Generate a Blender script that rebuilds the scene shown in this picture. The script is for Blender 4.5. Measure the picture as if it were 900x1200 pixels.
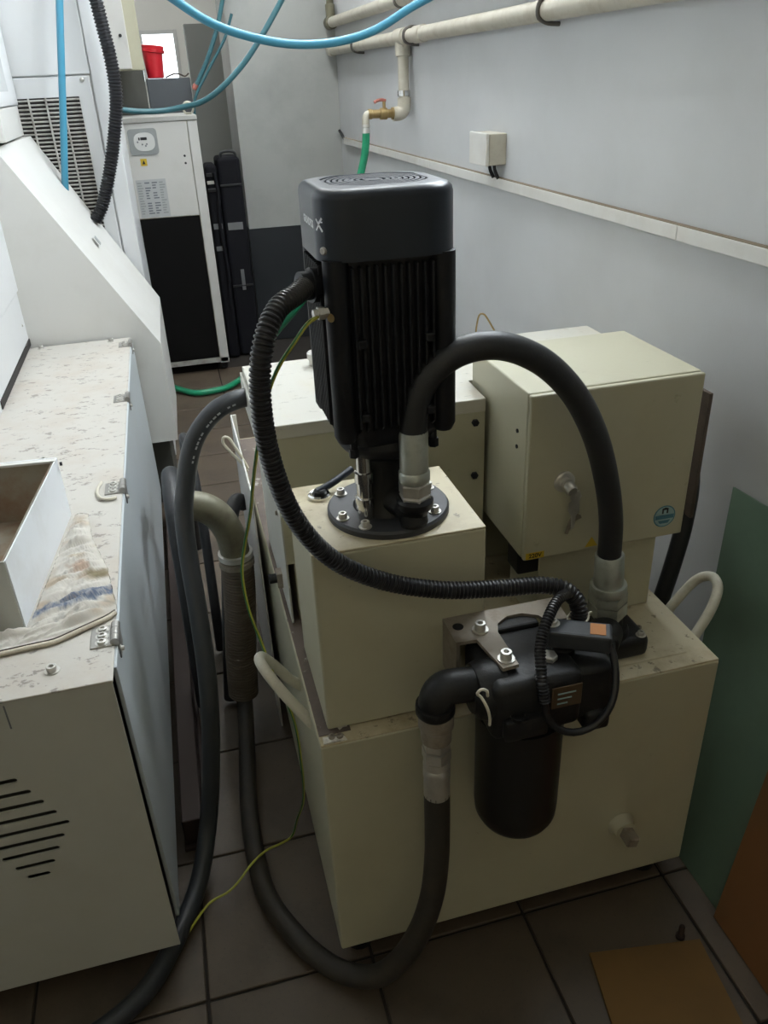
import bpy, bmesh, math, random
from mathutils import Vector, Matrix, noise
random.seed(7)
S = bpy.context.scene
for o in list(bpy.data.objects): bpy.data.objects.remove(o)
COL = S.collection
PI = math.pi

# ---------------------------------------------------------------- camera
cam_d = bpy.data.cameras.new('camera'); cam = bpy.data.objects.new('camera', cam_d); COL.objects.link(cam)
cam_d.sensor_fit = 'VERTICAL'; cam_d.sensor_height = 36.0; cam_d.sensor_width = 27.0
cam_d.lens = 940.0 / 1200.0 * 36.0; cam_d.clip_start = 0.02; cam_d.clip_end = 60
vy = Vector((-282, 500, -940)).normalized()
vx = Vector((4350, 710, -940)); vx = (vx - vy * vx.dot(vy)).normalized()
vz = vx.cross(vy)
cam.matrix_world = Matrix.Translation((0, 0, 1.5)) @ Matrix((vx, vy, vz)).to_4x4()
S.camera = cam

# ---------------------------------------------------------------- world, exposure
S.view_settings.view_transform = 'Standard'; S.view_settings.look = 'None'
S.view_settings.gamma = 1.0; S.view_settings.use_curve_mapping = False
S.view_settings.exposure = 0.0
W = bpy.data.worlds.new('world'); S.world = W; W.use_nodes = True
W.node_tree.nodes['Background'].inputs[0].default_value = (0.75, 0.86, 1.0, 1)
W.node_tree.nodes['Background'].inputs[1].default_value = 1.2
LAMP = 62.0          # strength of the fluorescent tubes
LAMP_COL = (0.93, 0.97, 1.0)

# ---------------------------------------------------------------- helpers
def lin(c):
    return tuple(((v/255)/12.92 if v/255 <= .04045 else ((v/255+.055)/1.055)**2.4) for v in c)
MATS = {}
def mat(name, col, rough=.5, metal=0., dirt=None, damt=0., dscale=6., fleck=None, famt=0., fscale=60., fstretch=(1,1,1), fthr=.60,
        bump=0., bscale=80., coat=0., spec=.5, emis=None, estr=0., var=0.):
    """procedural surface: base colour, broad dirt patches, small flecks, fine relief"""
    m = bpy.data.materials.new(name); m.use_nodes = True; MATS[name] = m
    nt = m.node_tree; N = nt.nodes; L = nt.links; b = N['Principled BSDF']
    b.inputs['Roughness'].default_value = rough; b.inputs['Metallic'].default_value = metal
    b.inputs['Specular IOR Level'].default_value = spec
    if coat: b.inputs['Coat Weight'].default_value = coat
    tc = N.new('ShaderNodeTexCoord')
    def noi(scale, detail=4, stretch=None, rgh=.55):
        t = N.new('ShaderNodeTexNoise'); t.inputs['Scale'].default_value = scale
        t.inputs['Detail'].default_value = detail; t.inputs['Roughness'].default_value = rgh
        if stretch:
            mp = N.new('ShaderNodeMapping'); mp.inputs['Scale'].default_value = stretch
            L.new(tc.outputs['Object'], mp.inputs['Vector']); L.new(mp.outputs[0], t.inputs['Vector'])
        else: L.new(tc.outputs['Object'], t.inputs['Vector'])
        return t.outputs['Fac']
    def ramp(f, a, bb):
        r = N.new('ShaderNodeMapRange'); r.inputs['From Min'].default_value = a; r.inputs['From Max'].default_value = bb
        L.new(f, r.inputs['Value']); return r.outputs[0]
    def mix(fac, c1, c2, k=1.):
        x = N.new('ShaderNodeMix'); x.data_type = 'RGBA'
        if k != 1.:
            mu = N.new('ShaderNodeMath'); mu.operation = 'MULTIPLY'; L.new(fac, mu.inputs[0]); mu.inputs[1].default_value = k; fac = mu.outputs[0]
        L.new(fac, x.inputs['Factor'])
        for s, c in (('A', c1), ('B', c2)):
            sk = [i for i in x.inputs if i.name == s and i.type == 'RGBA'][0]
            if isinstance(c, tuple): sk.default_value = (*c[:3], 1)
            else: L.new(c, sk)
        return [o for o in x.outputs if o.type == 'RGBA'][0]
    c = tuple(col)
    if var: c = mix(ramp(noi(2.2, 3), .3, .7), tuple(v*(1-var) for v in col), tuple(min(1, v*(1+var)) for v in col))
    if dirt: c = mix(ramp(noi(dscale, 6, None, .65), .47, .72), c, dirt, damt)
    if fleck: c = mix(ramp(noi(fscale, 5, fstretch, .7), fthr, fthr+.06), c, fleck, famt)
    if isinstance(c, tuple): b.inputs['Base Color'].default_value = (*c, 1)
    else: L.new(c, b.inputs['Base Color'])
    if bump:
        bp = N.new('ShaderNodeBump'); bp.inputs['Strength'].default_value = bump; bp.inputs['Distance'].default_value = .002
        L.new(noi(bscale, 4), bp.inputs['Height']); L.new(bp.outputs[0], b.inputs['Normal'])
    if emis:
        b.inputs['Emission Color'].default_value = (*emis, 1); b.inputs['Emission Strength'].default_value = estr
    return m

def fin(name, bm, m, parent=None, smooth=None, loc=None):
    """link a bmesh as one mesh object"""
    bmesh.ops.recalc_face_normals(bm, faces=bm.faces)
    me = bpy.data.meshes.new(name); bm.to_mesh(me); bm.free()
    return link(name, me, m, parent, smooth, loc)
def link(name, me, m, parent=None, smooth=None, loc=None):
    o = bpy.data.objects.new(name, me); COL.objects.link(o)
    if m is not None and not me.materials: me.materials.append(MATS[m] if isinstance(m, str) else m)
    if smooth is not None:
        me.polygons.foreach_set('use_smooth', [True]*len(me.polygons))
        if smooth < 180: me.set_sharp_from_angle(angle=math.radians(smooth))
    if loc is not None: o.location = loc
    if parent is not None: par(o, parent)
    return o
def wm(o):
    m = o.matrix_basis.copy()
    if o.parent: m = wm(o.parent) @ o.matrix_parent_inverse @ m
    return m
def par(o, p):
    o.parent = p; o.matrix_parent_inverse = wm(p).inverted()
def thing(name, loc, label, cat, group=None):
    o = bpy.data.objects.new(name, None); COL.objects.link(o); o.location = loc; o.empty_display_size = .05
    return tag(o, label, cat, group)
def tag(o, label, cat, group=None):
    o['label'] = label; o['category'] = cat
    if group: o['group'] = group
    return o
def struct(o): o['kind'] = 'structure'; return o
def dup(src, loc=None, rot=None, parent=None):
    c = src.copy(); c.parent = None; COL.objects.link(c)
    if loc is not None: c.location = loc
    if rot is not None: c.rotation_euler = rot
    if parent is not None: par(c, parent)
    return c

def abox(bm, x0, x1, y0, y1, z0, z1, bev=0., seg=2):
    r = bmesh.ops.create_cube(bm, size=1.)
    vs = r['verts']
    for v in vs: v.co = Vector(((x0+x1)/2 + v.co.x*(x1-x0), (y0+y1)/2 + v.co.y*(y1-y0), (z0+z1)/2 + v.co.z*(z1-z0)))
    if bev:
        es = list({e for v in vs for e in v.link_edges})
        bmesh.ops.bevel(bm, geom=es, offset=bev, segments=seg, affect='EDGES', profile=.5)
    return vs
def box(name, x0, x1, y0, y1, z0, z1, m, parent=None, bev=.002, seg=2, smooth=None):
    bm = bmesh.new(); abox(bm, x0, x1, y0, y1, z0, z1, bev, seg); return fin(name, bm, m, parent, smooth)
def frame(d):
    d = Vector(d).normalized(); a = Vector((0, 0, 1)) if abs(d.z) < .9 else Vector((1, 0, 0))
    u = d.cross(a).normalized(); return u, d.cross(u).normalized(), d
def alathe(bm, p, d, prof, n=24, phase=0., cap=True):
    """profile of (radius, distance along d) turned about the axis p + t d"""
    p = Vector(p); u, v, d = frame(d); rings = []
    for r, t in prof:
        rings.append([bm.verts.new(p + d*t + (u*math.cos(phase+2*PI*k/n) + v*math.sin(phase+2*PI*k/n))*r) for k in range(n)])
    for a, b in zip(rings, rings[1:]):
        for k in range(n): bm.faces.new((a[k], a[(k+1) % n], b[(k+1) % n], b[k]))
    if cap:
        bm.faces.new(rings[0][::-1]); bm.faces.new(rings[-1])
def lathe(name, p, d, prof, m, parent=None, n=24, smooth=40, cap=True, phase=0.):
    bm = bmesh.new(); alathe(bm, p, d, prof, n, phase, cap); return fin(name, bm, m, parent, smooth)
def catmull(pts, step):
    P = [Vector(p) for p in pts]
    if len(P) == 2:
        n = max(1, int((P[1]-P[0]).length/step)); return [P[0].lerp(P[1], i/n) for i in range(n+1)]
    Q = [P[0]*2-P[1]] + P + [P[-1]*2-P[-2]]; out = []
    for i in range(1, len(Q)-2):
        a, b, c, d = Q[i-1:i+3]; L = (c-b).length; n = max(2, int(L/step)+1)
        # centripetal parametrisation keeps the run free of kinks
        t0 = 0; t1 = t0+max(1e-4, (b-a).length**.5); t2 = t1+max(1e-4, (c-b).length**.5); t3 = t2+max(1e-4, (d-c).length**.5)
        for k in range(n):
            t = t1+(t2-t1)*k/n
            A1 = a*((t1-t)/(t1-t0))+b*((t-t0)/(t1-t0)); A2 = b*((t2-t)/(t2-t1))+c*((t-t1)/(t2-t1)); A3 = c*((t3-t)/(t3-t2))+d*((t-t2)/(t3-t2))
            B1 = A1*((t2-t)/(t2-t0))+A2*((t-t0)/(t2-t0)); B2 = A2*((t3-t)/(t3-t1))+A3*((t-t1)/(t3-t1))
            out.append(B1*((t2-t)/(t2-t1))+B2*((t-t1)/(t2-t1)))
    out.append(P[-1].copy()); return out
def resample(pts, step):
    out = [pts[0].copy()]; acc = 0.
    for a, b in zip(pts, pts[1:]):
        L = (b-a).length
        if L == 0: continue
        t = step-acc
        while t <= L: out.append(a.lerp(b, t/L)); t += step
        acc = (acc+L) % step
    if (out[-1]-pts[-1]).length > step*.3: out.append(pts[-1].copy())
    return out
def atube(bm, pts, r, n=12, step=.012, rib=0., pitch=.006, cap=True):
    path = resample(catmull(pts, min(step, .01)), pitch/4 if rib else step)
    T = [(path[min(i+1, len(path)-1)]-path[max(i-1, 0)]).normalized() for i in range(len(path))]
    u, v, _ = frame(T[0]); rings = []
    for i, p in enumerate(path):
        u = (u-T[i]*u.dot(T[i])).normalized(); v = T[i].cross(u)
        rr = r if not rib else r - (rib if i % 4 in (2, 3) else 0.)
        rings.append([bm.verts.new(p+(u*math.cos(2*PI*k/n)+v*math.sin(2*PI*k/n))*rr) for k in range(n)])
    for a, b in zip(rings, rings[1:]):
        for k in range(n): bm.faces.new((a[k], a[(k+1) % n], b[(k+1) % n], b[k]))
    if cap: bm.faces.new(rings[0][::-1]); bm.faces.new(rings[-1])
    return path
def tube(name, pts, r, m, parent=None, n=12, step=.012, rib=0., pitch=.006, smooth=60):
    bm = bmesh.new(); atube(bm, pts, r, n, step, rib, pitch); return fin(name, bm, m, parent, 30 if rib else smooth)
def prism(name, poly, axis, a, b, m, parent=None, bev=0., smooth=None):
    """polygon (two coordinates) pushed along axis from a to b"""
    bm = bmesh.new()
    def P(q, t): return {'x': Vector((t, q[0], q[1])), 'y': Vector((q[0], t, q[1])), 'z': Vector((q[0], q[1], t))}[axis]
    A = [bm.verts.new(P(q, a)) for q in poly]; B = [bm.verts.new(P(q, b)) for q in poly]; n = len(poly)
    bm.faces.new(A); bm.faces.new(B[::-1])
    for k in range(n): bm.faces.new((A[k], A[(k+1) % n], B[(k+1) % n], B[k]))
    if bev: bmesh.ops.bevel(bm, geom=list(bm.edges), offset=bev, segments=2, affect='EDGES', profile=.5)
    return fin(name, bm, m, parent, smooth)
def quadsheet(name, corners, th, m, parent=None):
    """flat sheet with thickness through four corners"""
    c = [Vector(p) for p in corners]; nrm = (c[1]-c[0]).cross(c[3]-c[0]).normalized()*th
    bm = bmesh.new(); A = [bm.verts.new(p) for p in c]; B = [bm.verts.new(p+nrm) for p in c]
    bm.faces.new(A); bm.faces.new(B[::-1])
    for k in range(4): bm.faces.new((A[k], A[(k+1) % 4], B[(k+1) % 4], B[k]))
    return fin(name, bm, m, parent)
def hexhead(name, p, d, r, h, m, parent):
    return lathe(name, p, d, [(r, 0), (r, h*.85), (r*.88, h)], m, parent, n=6, smooth=None)
def socket_screw(name, p, d, r, h, parent, m='steel'):
    """cap screw on a washer, with a hollow head"""
    return lathe(name, p, d, [(r*1.5, 0), (r*1.5, h*.15), (r, h*.15), (r, h*.9), (r*.9, h), (r*.5, h), (r*.5, h*.5)], m, parent, n=14)
def text_mesh(s, size, bold=0.):
    cu = bpy.data.curves.new('lettering', 'FONT'); cu.body = s; cu.size = size; cu.align_x = 'CENTER'; cu.align_y = 'CENTER'; cu.offset = bold
    o = bpy.data.objects.new('lettering', cu)
    me = bpy.data.meshes.new_from_object(o); bpy.data.objects.remove(o); bpy.data.curves.remove(cu); me.materials.clear()
    return me
def text_on(name, s, size, p, xdir, ydir, m, parent, bold=0.):
    me = text_mesh(s, size, bold); x = Vector(xdir).normalized(); y = Vector(ydir).normalized(); nn = x.cross(y)
    for v in me.vertices: v.co = Vector(p)+x*v.co.x+y*v.co.y+nn*.0004
    return link(name, me, m, parent)
def cut(o, cutters):
    """take the cutters out of the mesh and bake the result"""
    for c in cutters:
        md = o.modifiers.new('cut', 'BOOLEAN'); md.operation = 'DIFFERENCE'; md.solver = 'EXACT'; md.object = c
    dg = bpy.context.evaluated_depsgraph_get(); dg.update()
    me = bpy.data.meshes.new_from_object(o.evaluated_get(dg)); old = o.data; o.modifiers.clear(); o.data = me
    for c in cutters: bpy.data.objects.remove(c)

# ---------------------------------------------------------------- materials
mat('wall_paint', (.56, .57, .58), .55, dirt=(.46, .465, .46), damt=.35, dscale=1.6, bump=.15, bscale=220, var=.04)
mat('pillar_paint', (.40, .41, .39), .6, dirt=(.24, .25, .24), damt=.5, dscale=2.2, bump=.15, bscale=200)
mat('dado_paint', (.025, .028, .032), .6, spec=.3, bump=.1)
mat('far_wall', (.8, .79, .74), .6, var=.04)
mat('grey_wall', (.26, .265, .25), .6, var=.05)
mat('ceiling_paint', (.66, .63, .56), .8)
mat('warm_wall', (.72, .62, .44), .7)
mat('tile_a', (.105, .078, .054), .5, dirt=(.05, .038, .028), damt=.75, dscale=5, fleck=(.05, .04, .035), famt=.7, fscale=140, bump=.2)
mat('tile_b', (.090, .067, .046), .5, dirt=(.04, .032, .025), damt=.8, dscale=5, fleck=(.05, .04, .035), famt=.7, fscale=140, bump=.2)
mat('dark_rail', (.030, .017, .013), .7)
mat('grout', (.028, .023, .019), .9)
mat('cream', (.475, .455, .335), .42, dirt=(.38, .345, .235), damt=.3, dscale=7, fleck=(.20, .16, .10), famt=.3, fscale=30, fthr=.66, bump=.06)
mat('cream_top', (.56, .50, .35), .45, dirt=(.27, .20, .10), damt=.7, dscale=9, fleck=(.10, .075, .05), famt=.7, fscale=55, bump=.1)
mat('housing_top', (.52, .505, .45), .4, dirt=(.50, .42, .28), damt=.4, dscale=8, fleck=(.20, .18, .15), famt=.65, fscale=45, fstretch=(.6, 1.6, 1), bump=.1)
mat('cabinet_paint', (.50, .505, .465), .42, dirt=(.40, .39, .33), damt=.3, dscale=5, bump=.05)
mat('cabinet_top', (.51, .485, .44), .42, dirt=(.44, .36, .28), damt=.5, dscale=8, fleck=(.14, .115, .10), famt=.65, fscale=30, fstretch=(1, 1.5, 1), fthr=.575, bump=.12)
mat('door_paint', (.50, .54, .56), .35, dirt=(.44, .45, .44), damt=.3, dscale=3)
mat('white_paint', (.62, .625, .63), .35, dirt=(.55, .55, .53), damt=.3, dscale=3)
mat('warm_white', (.62, .61, .58), .4, dirt=(.5, .48, .43), damt=.35, dscale=4)
mat('tray_white', (.76, .78, .80), .35, dirt=(.55, .53, .49), damt=.35, dscale=9)
mat('tray_inside', (.30, .27, .21), .6, dirt=(.22, .09, .035), damt=.9, dscale=7, bump=.2)
mat('brown_rim', (.12, .09, .072), .6, dirt=(.05, .04, .035), damt=.7, dscale=20, fleck=(.62, .60, .54), famt=.5, fscale=16, bump=.3)
mat('chipped', (.66, .64, .58), .6, dirt=(.12, .09, .07), damt=.9, dscale=50)
mat('motor_cover', (.014, .020, .032), .36, spec=.4, bump=.06, bscale=500)
mat('motor_body', (.008, .009, .013), .45, spec=.35, dirt=(.03, .03, .032), damt=.5, dscale=25, bump=.1)
mat('grille_dark', (.004, .004, .005), .8)
mat('cast_black', (.011, .0115, .013), .45, spec=.35, dirt=(.03, .027, .022), damt=.35, dscale=30, bump=.25, bscale=160)
mat('flange_grey', (.045, .047, .052), .5, dirt=(.02, .02, .02), damt=.5, dscale=25)
mat('bowl_black', (.0075, .0075, .008), .4)
mat('rubber', (.018, .019, .022), .45, dirt=(.035, .034, .032), damt=.5, dscale=18, bump=.12, bscale=300)
mat('rubber_grey', (.032, .036, .042), .42, dirt=(.05, .05, .05), damt=.4, dscale=18, bump=.1, bscale=300)
mat('conduit', (.012, .012, .014), .32)
mat('old_rubber', (.03, .026, .021), .6, dirt=(.06, .045, .03), damt=.6, dscale=15, bump=.2)
mat('brown_hose', (.10, .075, .05), .55, dirt=(.055, .04, .028), damt=.6, dscale=12)
mat('hose_print', (.5, .52, .54), .6)
mat('steel', (.60, .585, .55), .34, .7, dirt=(.32, .29, .24), damt=.35, dscale=40, bump=.02)
mat('hinge_steel', (.34, .33, .31), .38, .75)
mat('zinc', (.50, .53, .49), .36, .6, dirt=(.25, .25, .20), damt=.5, dscale=40)
mat('chrome', (.72, .71, .69), .14, 1.)
mat('brown_steel', (.285, .25, .205), .5, .2, dirt=(.16, .12, .09), damt=.7, dscale=40, bump=.15)
mat('olive_pipe', (.16, .15, .10), .5, .2, dirt=(.08, .06, .04), damt=.6, dscale=25)
mat('blue_hose', (.05, .23, .34), .35)
mat('teal_hose', (.04, .135, .16), .4)
mat('green_hose', (.012, .27, .13), .3)
mat('yellow_wire', (.42, .43, .06), .4)
mat('green_wire', (.03, .16, .05), .4)
mat('handle_white', (.60, .585, .50), .45, dirt=(.30, .27, .20), damt=.5, dscale=30)
mat('pipe_plastic', (.52, .49, .41), .4, dirt=(.33, .28, .2), damt=.6, dscale=14)
mat('trunk_white', (.70, .69, .66), .45, dirt=(.5, .46, .4), damt=.4, dscale=6)
mat('pipe_clip', (.10, .09, .08), .5)
mat('red_tap', (.40, .13, .10), .5)
mat('rag', (.60, .54, .44), .9, dirt=(.34, .27, .19), damt=.7, dscale=22, bump=.5, bscale=420)
mat('thread', (.06, .045, .035), .9)
mat('cardboard', (.175, .10, .036), .8, spec=.2, dirt=(.13, .08, .035), damt=.6, dscale=5, bump=.08)
mat('cardboard_red', (.185, .085, .034), .8, spec=.2, dirt=(.13, .085, .045), damt=.6, dscale=5, bump=.08)
mat('green_sheet', (.105, .16, .115), .4, dirt=(.075, .10, .075), damt=.5, dscale=4)
mat('black_plastic', (.010, .0105, .012), .45)
mat('black_mesh', (.005, .0045, .0045), .8, spec=.15, bump=.4, bscale=420)
mat('bag_black', (.008, .008, .011), .8, spec=.2, bump=.4, bscale=260)
mat('bag_strip', (.16, .165, .17), .6)
mat('dark_grey', (.075, .083, .092), .55)
mat('dark_olive', (.06, .06, .05), .6)
mat('red_plastic', (.62, .018, .03), .4)
mat('panel_grey', (.30, .315, .31), .5)
mat('panel_white', (.66, .66, .64), .4)
mat('yellow_sticker', (.62, .43, .03), .5)
mat('orange_sticker', (.42, .16, .03), .5)
mat('ink', (.012, .012, .014), .6)
mat('paper', (.46, .47, .47), .6)
mat('print_grey', (.15, .16, .18), .6)
mat('sticker_blue', (.06, .19, .26), .45)
mat('sticker_pale', (.30, .44, .46), .45)
mat('logo_white', (.75, .77, .8), .45)
mat('brass', (.36, .26, .12), .4, .7)
mat('tie_white', (.62, .58, .48), .5)
mat('nameplate', (.13, .085, .05), .4, .4)
mat('vent_dark', (.02, .017, .015), .8)
mat('slat_grey', (.42, .41, .38), .5, dirt=(.12, .09, .07), damt=.8, dscale=14)
mat('tube_light', (.9, .9, .9), .4, emis=LAMP_COL, estr=LAMP)
mat('tube_fill', (.85, .82, .75), .4, emis=(1., .97, .82), estr=LAMP*.13)  # weak warm glow for the added fill lamp behind the camera
mat('pane_day', (.8, .85, .9), .3, emis=(.86, .94, 1.), estr=21.)
mat('pane_lit', (.8, .85, .9), .3, emis=(.9, .96, 1.), estr=2.2)
mat('lamp_white', (.75, .75, .74), .5)
mat('eye_steel', (.55, .53, .45), .35, .8)

# ================================================================ the room
XW = 1.10; YB = 5.20; ZC = 3.0
fl = struct(box('floor', -2.7, XW+.1, -1.5, 9.1, -.12, -.006, 'grout', bev=0))
tile_me = []
for k, mm in enumerate(('tile_a', 'tile_b')):
    bm = bmesh.new(); abox(bm, -.1545, .1545, -.1545, .1545, -.008, 0, .0015, 1); t = fin('floor_tile', bm, mm); tile_me.append(t)
first = [True, True]
for i in range(6):
    for j in range(-2, 14):
        k = (i*7+j*3+(i*j) % 5) % 2
        loc = (-.78+.315*i+.1575, .315+.315*j+.1575, random.uniform(-.001, .0))
        rot = (random.uniform(-.003, .003), random.uniform(-.003, .003), 0)
        if first[k]: t = tile_me[k]; first[k] = False; t.location = loc; t.rotation_euler = rot; par(t, fl)
        else: dup(tile_me[k], loc, rot, fl)
# right wall with a high window above the pipes
vy0, vy1, vz0, vz1 = 1.25, 3.05, 2.08, 2.80
bm = bmesh.new()
for a in ((-1.5, vy0, 0, ZC), (vy1, YB, 0, ZC), (vy0, vy1, 0, vz0), (vy0, vy1, vz1, ZC)): abox(bm, XW, XW+.15, a[0], a[1], a[2], a[3])
struct(fin('wall_right', bm, 'wall_paint'))
w2 = bpy.data.objects.new('window_2', None); COL.objects.link(w2); w2.location = (XW+.06, 2.15, vz0); struct(w2)
bm = bmesh.new(); ym = [vy0+.6*k for k in range(1, 3)]
for a in [(vy0, vy0+.04, vz0, vz1), (vy1-.04, vy1, vz0, vz1), (vy0+.04, vy1-.04, vz0, vz0+.04), (vy0+.04, vy1-.04, vz1-.04, vz1)] + [(y-.018, y+.018, vz0+.04, vz1-.04) for y in ym]: abox(bm, XW+.02, XW+.07, a[0], a[1], a[2], a[3], .003)
fin('window_frame', bm, 'panel_white', w2)
for a, b in ((vy0+.038, ym[0]-.016), (ym[0]+.016, ym[1]-.016), (ym[1]+.016, vy1-.038)): box('pane', XW+.040, XW+.046, a, b, vz0+.038, vz1-.038, 'pane_day', w2, bev=0)
wb = struct(box('wall_back', .49, XW+.15, YB, YB+.5, 0, ZC, 'pillar_paint', bev=0))
box('dado', .486, XW-.001, YB-.004, YB+.3, 0, .70, 'dado_paint', wb, bev=0)
struct(box('wall_left', -2.7, -2.55, -1.5, 9.1, 0, ZC, 'far_wall', bev=0))
struct(box('wall_behind', -2.7, XW+.15, -1.5, -1.35, 0, ZC, 'warm_wall', bev=0))
struct(box('ceiling', -2.7, XW+.15, -1.5, 9.1, ZC, ZC+.1, 'ceiling_paint', bev=0))
struct(box('wall_corridor', XW, XW+.15, YB+.5, 9.1, 0, ZC, 'far_wall', bev=0))
# far wall with a window opening
bm = bmesh.new()
wx0, wx1, wz0, wz1 = -.25, .335, 1.50, 1.90
for a in ((-2.7, wx0, 0, ZC), (wx1, XW+.15, 0, ZC), (wx0, wx1, 0, wz0), (wx0, wx1, wz1, ZC)): abox(bm, a[0], a[1], 8.0, 8.15, a[2], a[3])
struct(fin('wall_far', bm, 'far_wall'))
w1 = bpy.data.objects.new('window_1', None); COL.objects.link(w1); w1.location = (.04, 8.0, wz0); struct(w1)
bm = bmesh.new()
for a in ((wx0, wx0+.03, wz0, wz1), (wx1-.03, wx1, wz0, wz1), (wx0+.03, wx1-.03, wz0, wz0+.03), (wx0+.03, wx1-.03, wz1-.03, wz1), (.02, .05, wz0+.03, wz1-.03)): abox(bm, a[0], a[1], 7.99, 8.05, a[2], a[3], .003)
fin('window_frame', bm, 'panel_white', w1)
box('pane', wx0+.028, .022, 8.02, 8.026, wz0+.028, wz1-.028, 'pane_lit', w1, bev=0)
box('pane', .048, wx1-.028, 8.02, 8.026, wz0+.028, wz1-.028, 'pane_lit', w1, bev=0)
# grey partition panel past the pillar
struct(box('wall_partition', .332, .72, 6.6, 6.7, 0, 1.86, 'grey_wall', bev=.003))

# ---------------------------------------------------------------- ceiling lamps
def lamp(x, y, label, along='y', tm='tube_light'):
    t = thing('fluorescent_lamp', (x, y, ZC-.07), label, 'lamp', 'ceiling lamps')
    def bx(nm, a, l, z0, z1, off, m):
        if along == 'y': return box(nm, x+off-a, x+off+a, y-l, y+l, z0, z1, m, t, .004)
        return box(nm, x-l, x+l, y+off-a, y+off+a, z0, z1, m, t, .004)
    bx('housing', .09, .62, ZC-.05, ZC, 0, 'lamp_white')
    for s in (-1, 1):
        p = (x+s*.05, y-.59, ZC-.07) if along == 'y' else (x-.59, y+s*.05, ZC-.07)
        lathe('tube', p, (0, 1, 0) if along == 'y' else (1, 0, 0), [(.014, 0), (.014, 1.18)], tm, t, n=12)
    for e in (-.605, .605):
        if along == 'y': box('lamp_holder', x-.075, x+.075, y+e-.012, y+e+.012, ZC-.09, ZC-.045, 'lamp_white', t, .003)
        else: box('lamp_holder', x+e-.012, x+e+.012, y-.075, y+.075, ZC-.09, ZC-.045, 'lamp_white', t, .003)
lamp(.68, 2.75, 'twin tube fluorescent lamp on the ceiling above the wall pipes')
lamp(.45, 4.4, 'twin tube fluorescent lamp on the ceiling in front of the chiller')
lamp(-.1, -.75, 'dim fluorescent fill lamp added on the ceiling near the rear wall', 'x', 'tube_fill')  # unseen lamp added behind the camera to lift the front faces
lamp(-.6, 6.6, 'twin tube lamp added on the ceiling to brighten the far wall')  # unseen lamp added in the far room to wash out its wall

# ================================================================ coolant tank
TX0, TX1, TY0, TY1, TZ0, TZ1 = .106, .820, .933, 2.22, .06, .577
tank = thing('coolant_tank', (.46, 1.5, 0), 'cream sheet metal coolant tank standing low on the tiled floor', 'tank')
box('body', TX0, TX1, TY0, TY1, TZ0, TZ1-.003, 'cream', tank, .004, 3)
box('top_sheet', TX0+.001, TX1-.001, TY0+.001, TY1-.001, TZ1-.004, TZ1, 'cream_top', tank, .0015)
box('rim_strip', TX0+.002, .160, .955, 2.21, TZ1, TZ1+.002, 'brown_rim', tank, .0005, 1)
bm = bmesh.new()
random.seed(3)
pts = []
for k in range(14):
    a = 2*PI*k/14; r = random.uniform(.5, 1.)
    pts.append((.146+.017*r*math.cos(a), .978+.020*r*math.sin(a)))
prism('chipped_paint', pts, 'z', TZ1+.002, TZ1+.003, 'chipped', tank)
prism('chipped_paint', [(.112, .936), (.150, .936), (.147, .945), (.128, .948), (.113, .951)], 'z', TZ1, TZ1+.002, 'chipped', tank)
for x, y in ((.14, .945), (.127, .947), (.14, 1.033), (.127, 1.149), (.731, 1.053), (.60, .948)):
    socket_screw('screw', (x, y, TZ1), (0, 0, 1), .0055, .006, tank, 'brown_steel')
# cover plate seam on the right part of the top
box('cover_plate', .50, .775, .965, 1.115, TZ1, TZ1+.0025, 'cream_top', tank, .001, 1)
for x, y in ((.15, .99), (.77, .99), (.15, 2.1), (.77, 2.1)):
    lathe('foot', (x, y, 0), (0, 0, 1), [(.028, 0), (.028, .012), (.012, .016), (.012, .061)], 'cast_black', tank, n=16)
def handle(pts, label=None):
    h = tube('handle', pts, .0095, 'handle_white', tank, 14, .006)
handle([(.112, 1.045, .520), (.092, 1.055, .548), (.062, 1.075, .592), (.044, 1.095, .620), (.038, 1.115, .626), (.043, 1.135, .617), (.064, 1.150, .580), (.090, 1.158, .535), (.112, 1.16, .510)])
handle([(.815, 1.025, .530), (.842, 1.030, .562), (.875, 1.042, .606), (.895, 1.062, .632), (.898, 1.085, .638), (.885, 1.105, .625), (.850, 1.112, .580), (.815, 1.112, .530)])
dp = lathe('drain_boss', (.668, TY0+.002, .212), (0, -1, 0), [(.027, 0), (.027, .004), (.022, .010), (.020, .022)], 'cream', tank, n=24)
lathe('drain_plug', (.668, TY0-.018, .212), (0, -1, 0), [(.0145, 0), (.0145, .028), (.0125, .031)], 'brown_steel', dp, n=4, smooth=None, phase=.5)
lathe('bolt_hole', (.31, TY0+.001, .46), (0, -1, 0), [(.005, 0), (.005, .003), (.002, .003)], 'grille_dark', tank, n=12)
lathe('bolt_hole', (.31, TY0+.001, .42), (0, -1, 0), [(.005, 0), (.005, .003), (.002, .003)], 'grille_dark', tank, n=12)

# ---------------------------------------------------------------- rear housing on the tank
HX0, HX1, HY0, HY1, HZ1 = .118, .870, 1.262, 1.60, .99
HXM, HYM = .500, 1.362      # the housing steps back behind the control box
def ell(g0, g1, gy): return [(HX0-g0, HY0-gy), (HXM, HY0-gy), (HXM, HYM-gy), (HX1+g1, HYM-gy), (HX1+g1, HY1+gy), (HX0-g0, HY1+gy)]
hs = thing('filter_housing', (.5, 1.43, TZ1), 'long cream housing with dirty white lid behind the pump', 'housing')
prism('base', ell(-.014, -.02, -.014), 'z', TZ1+.002, .72, 'cream', hs)
prism('body', ell(0, 0, 0), 'z', .715, HZ1-.026, 'cream', hs)
box('side_skirt', HX0-.003, HX0+.001, HY0+.002, HY1, TZ1+.004, .97, 'cabinet_paint', hs, .0008, 1)
prism('lid', ell(.014, .004, .004), 'z', HZ1-.025, HZ1, 'housing_top', hs, .002)
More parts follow.
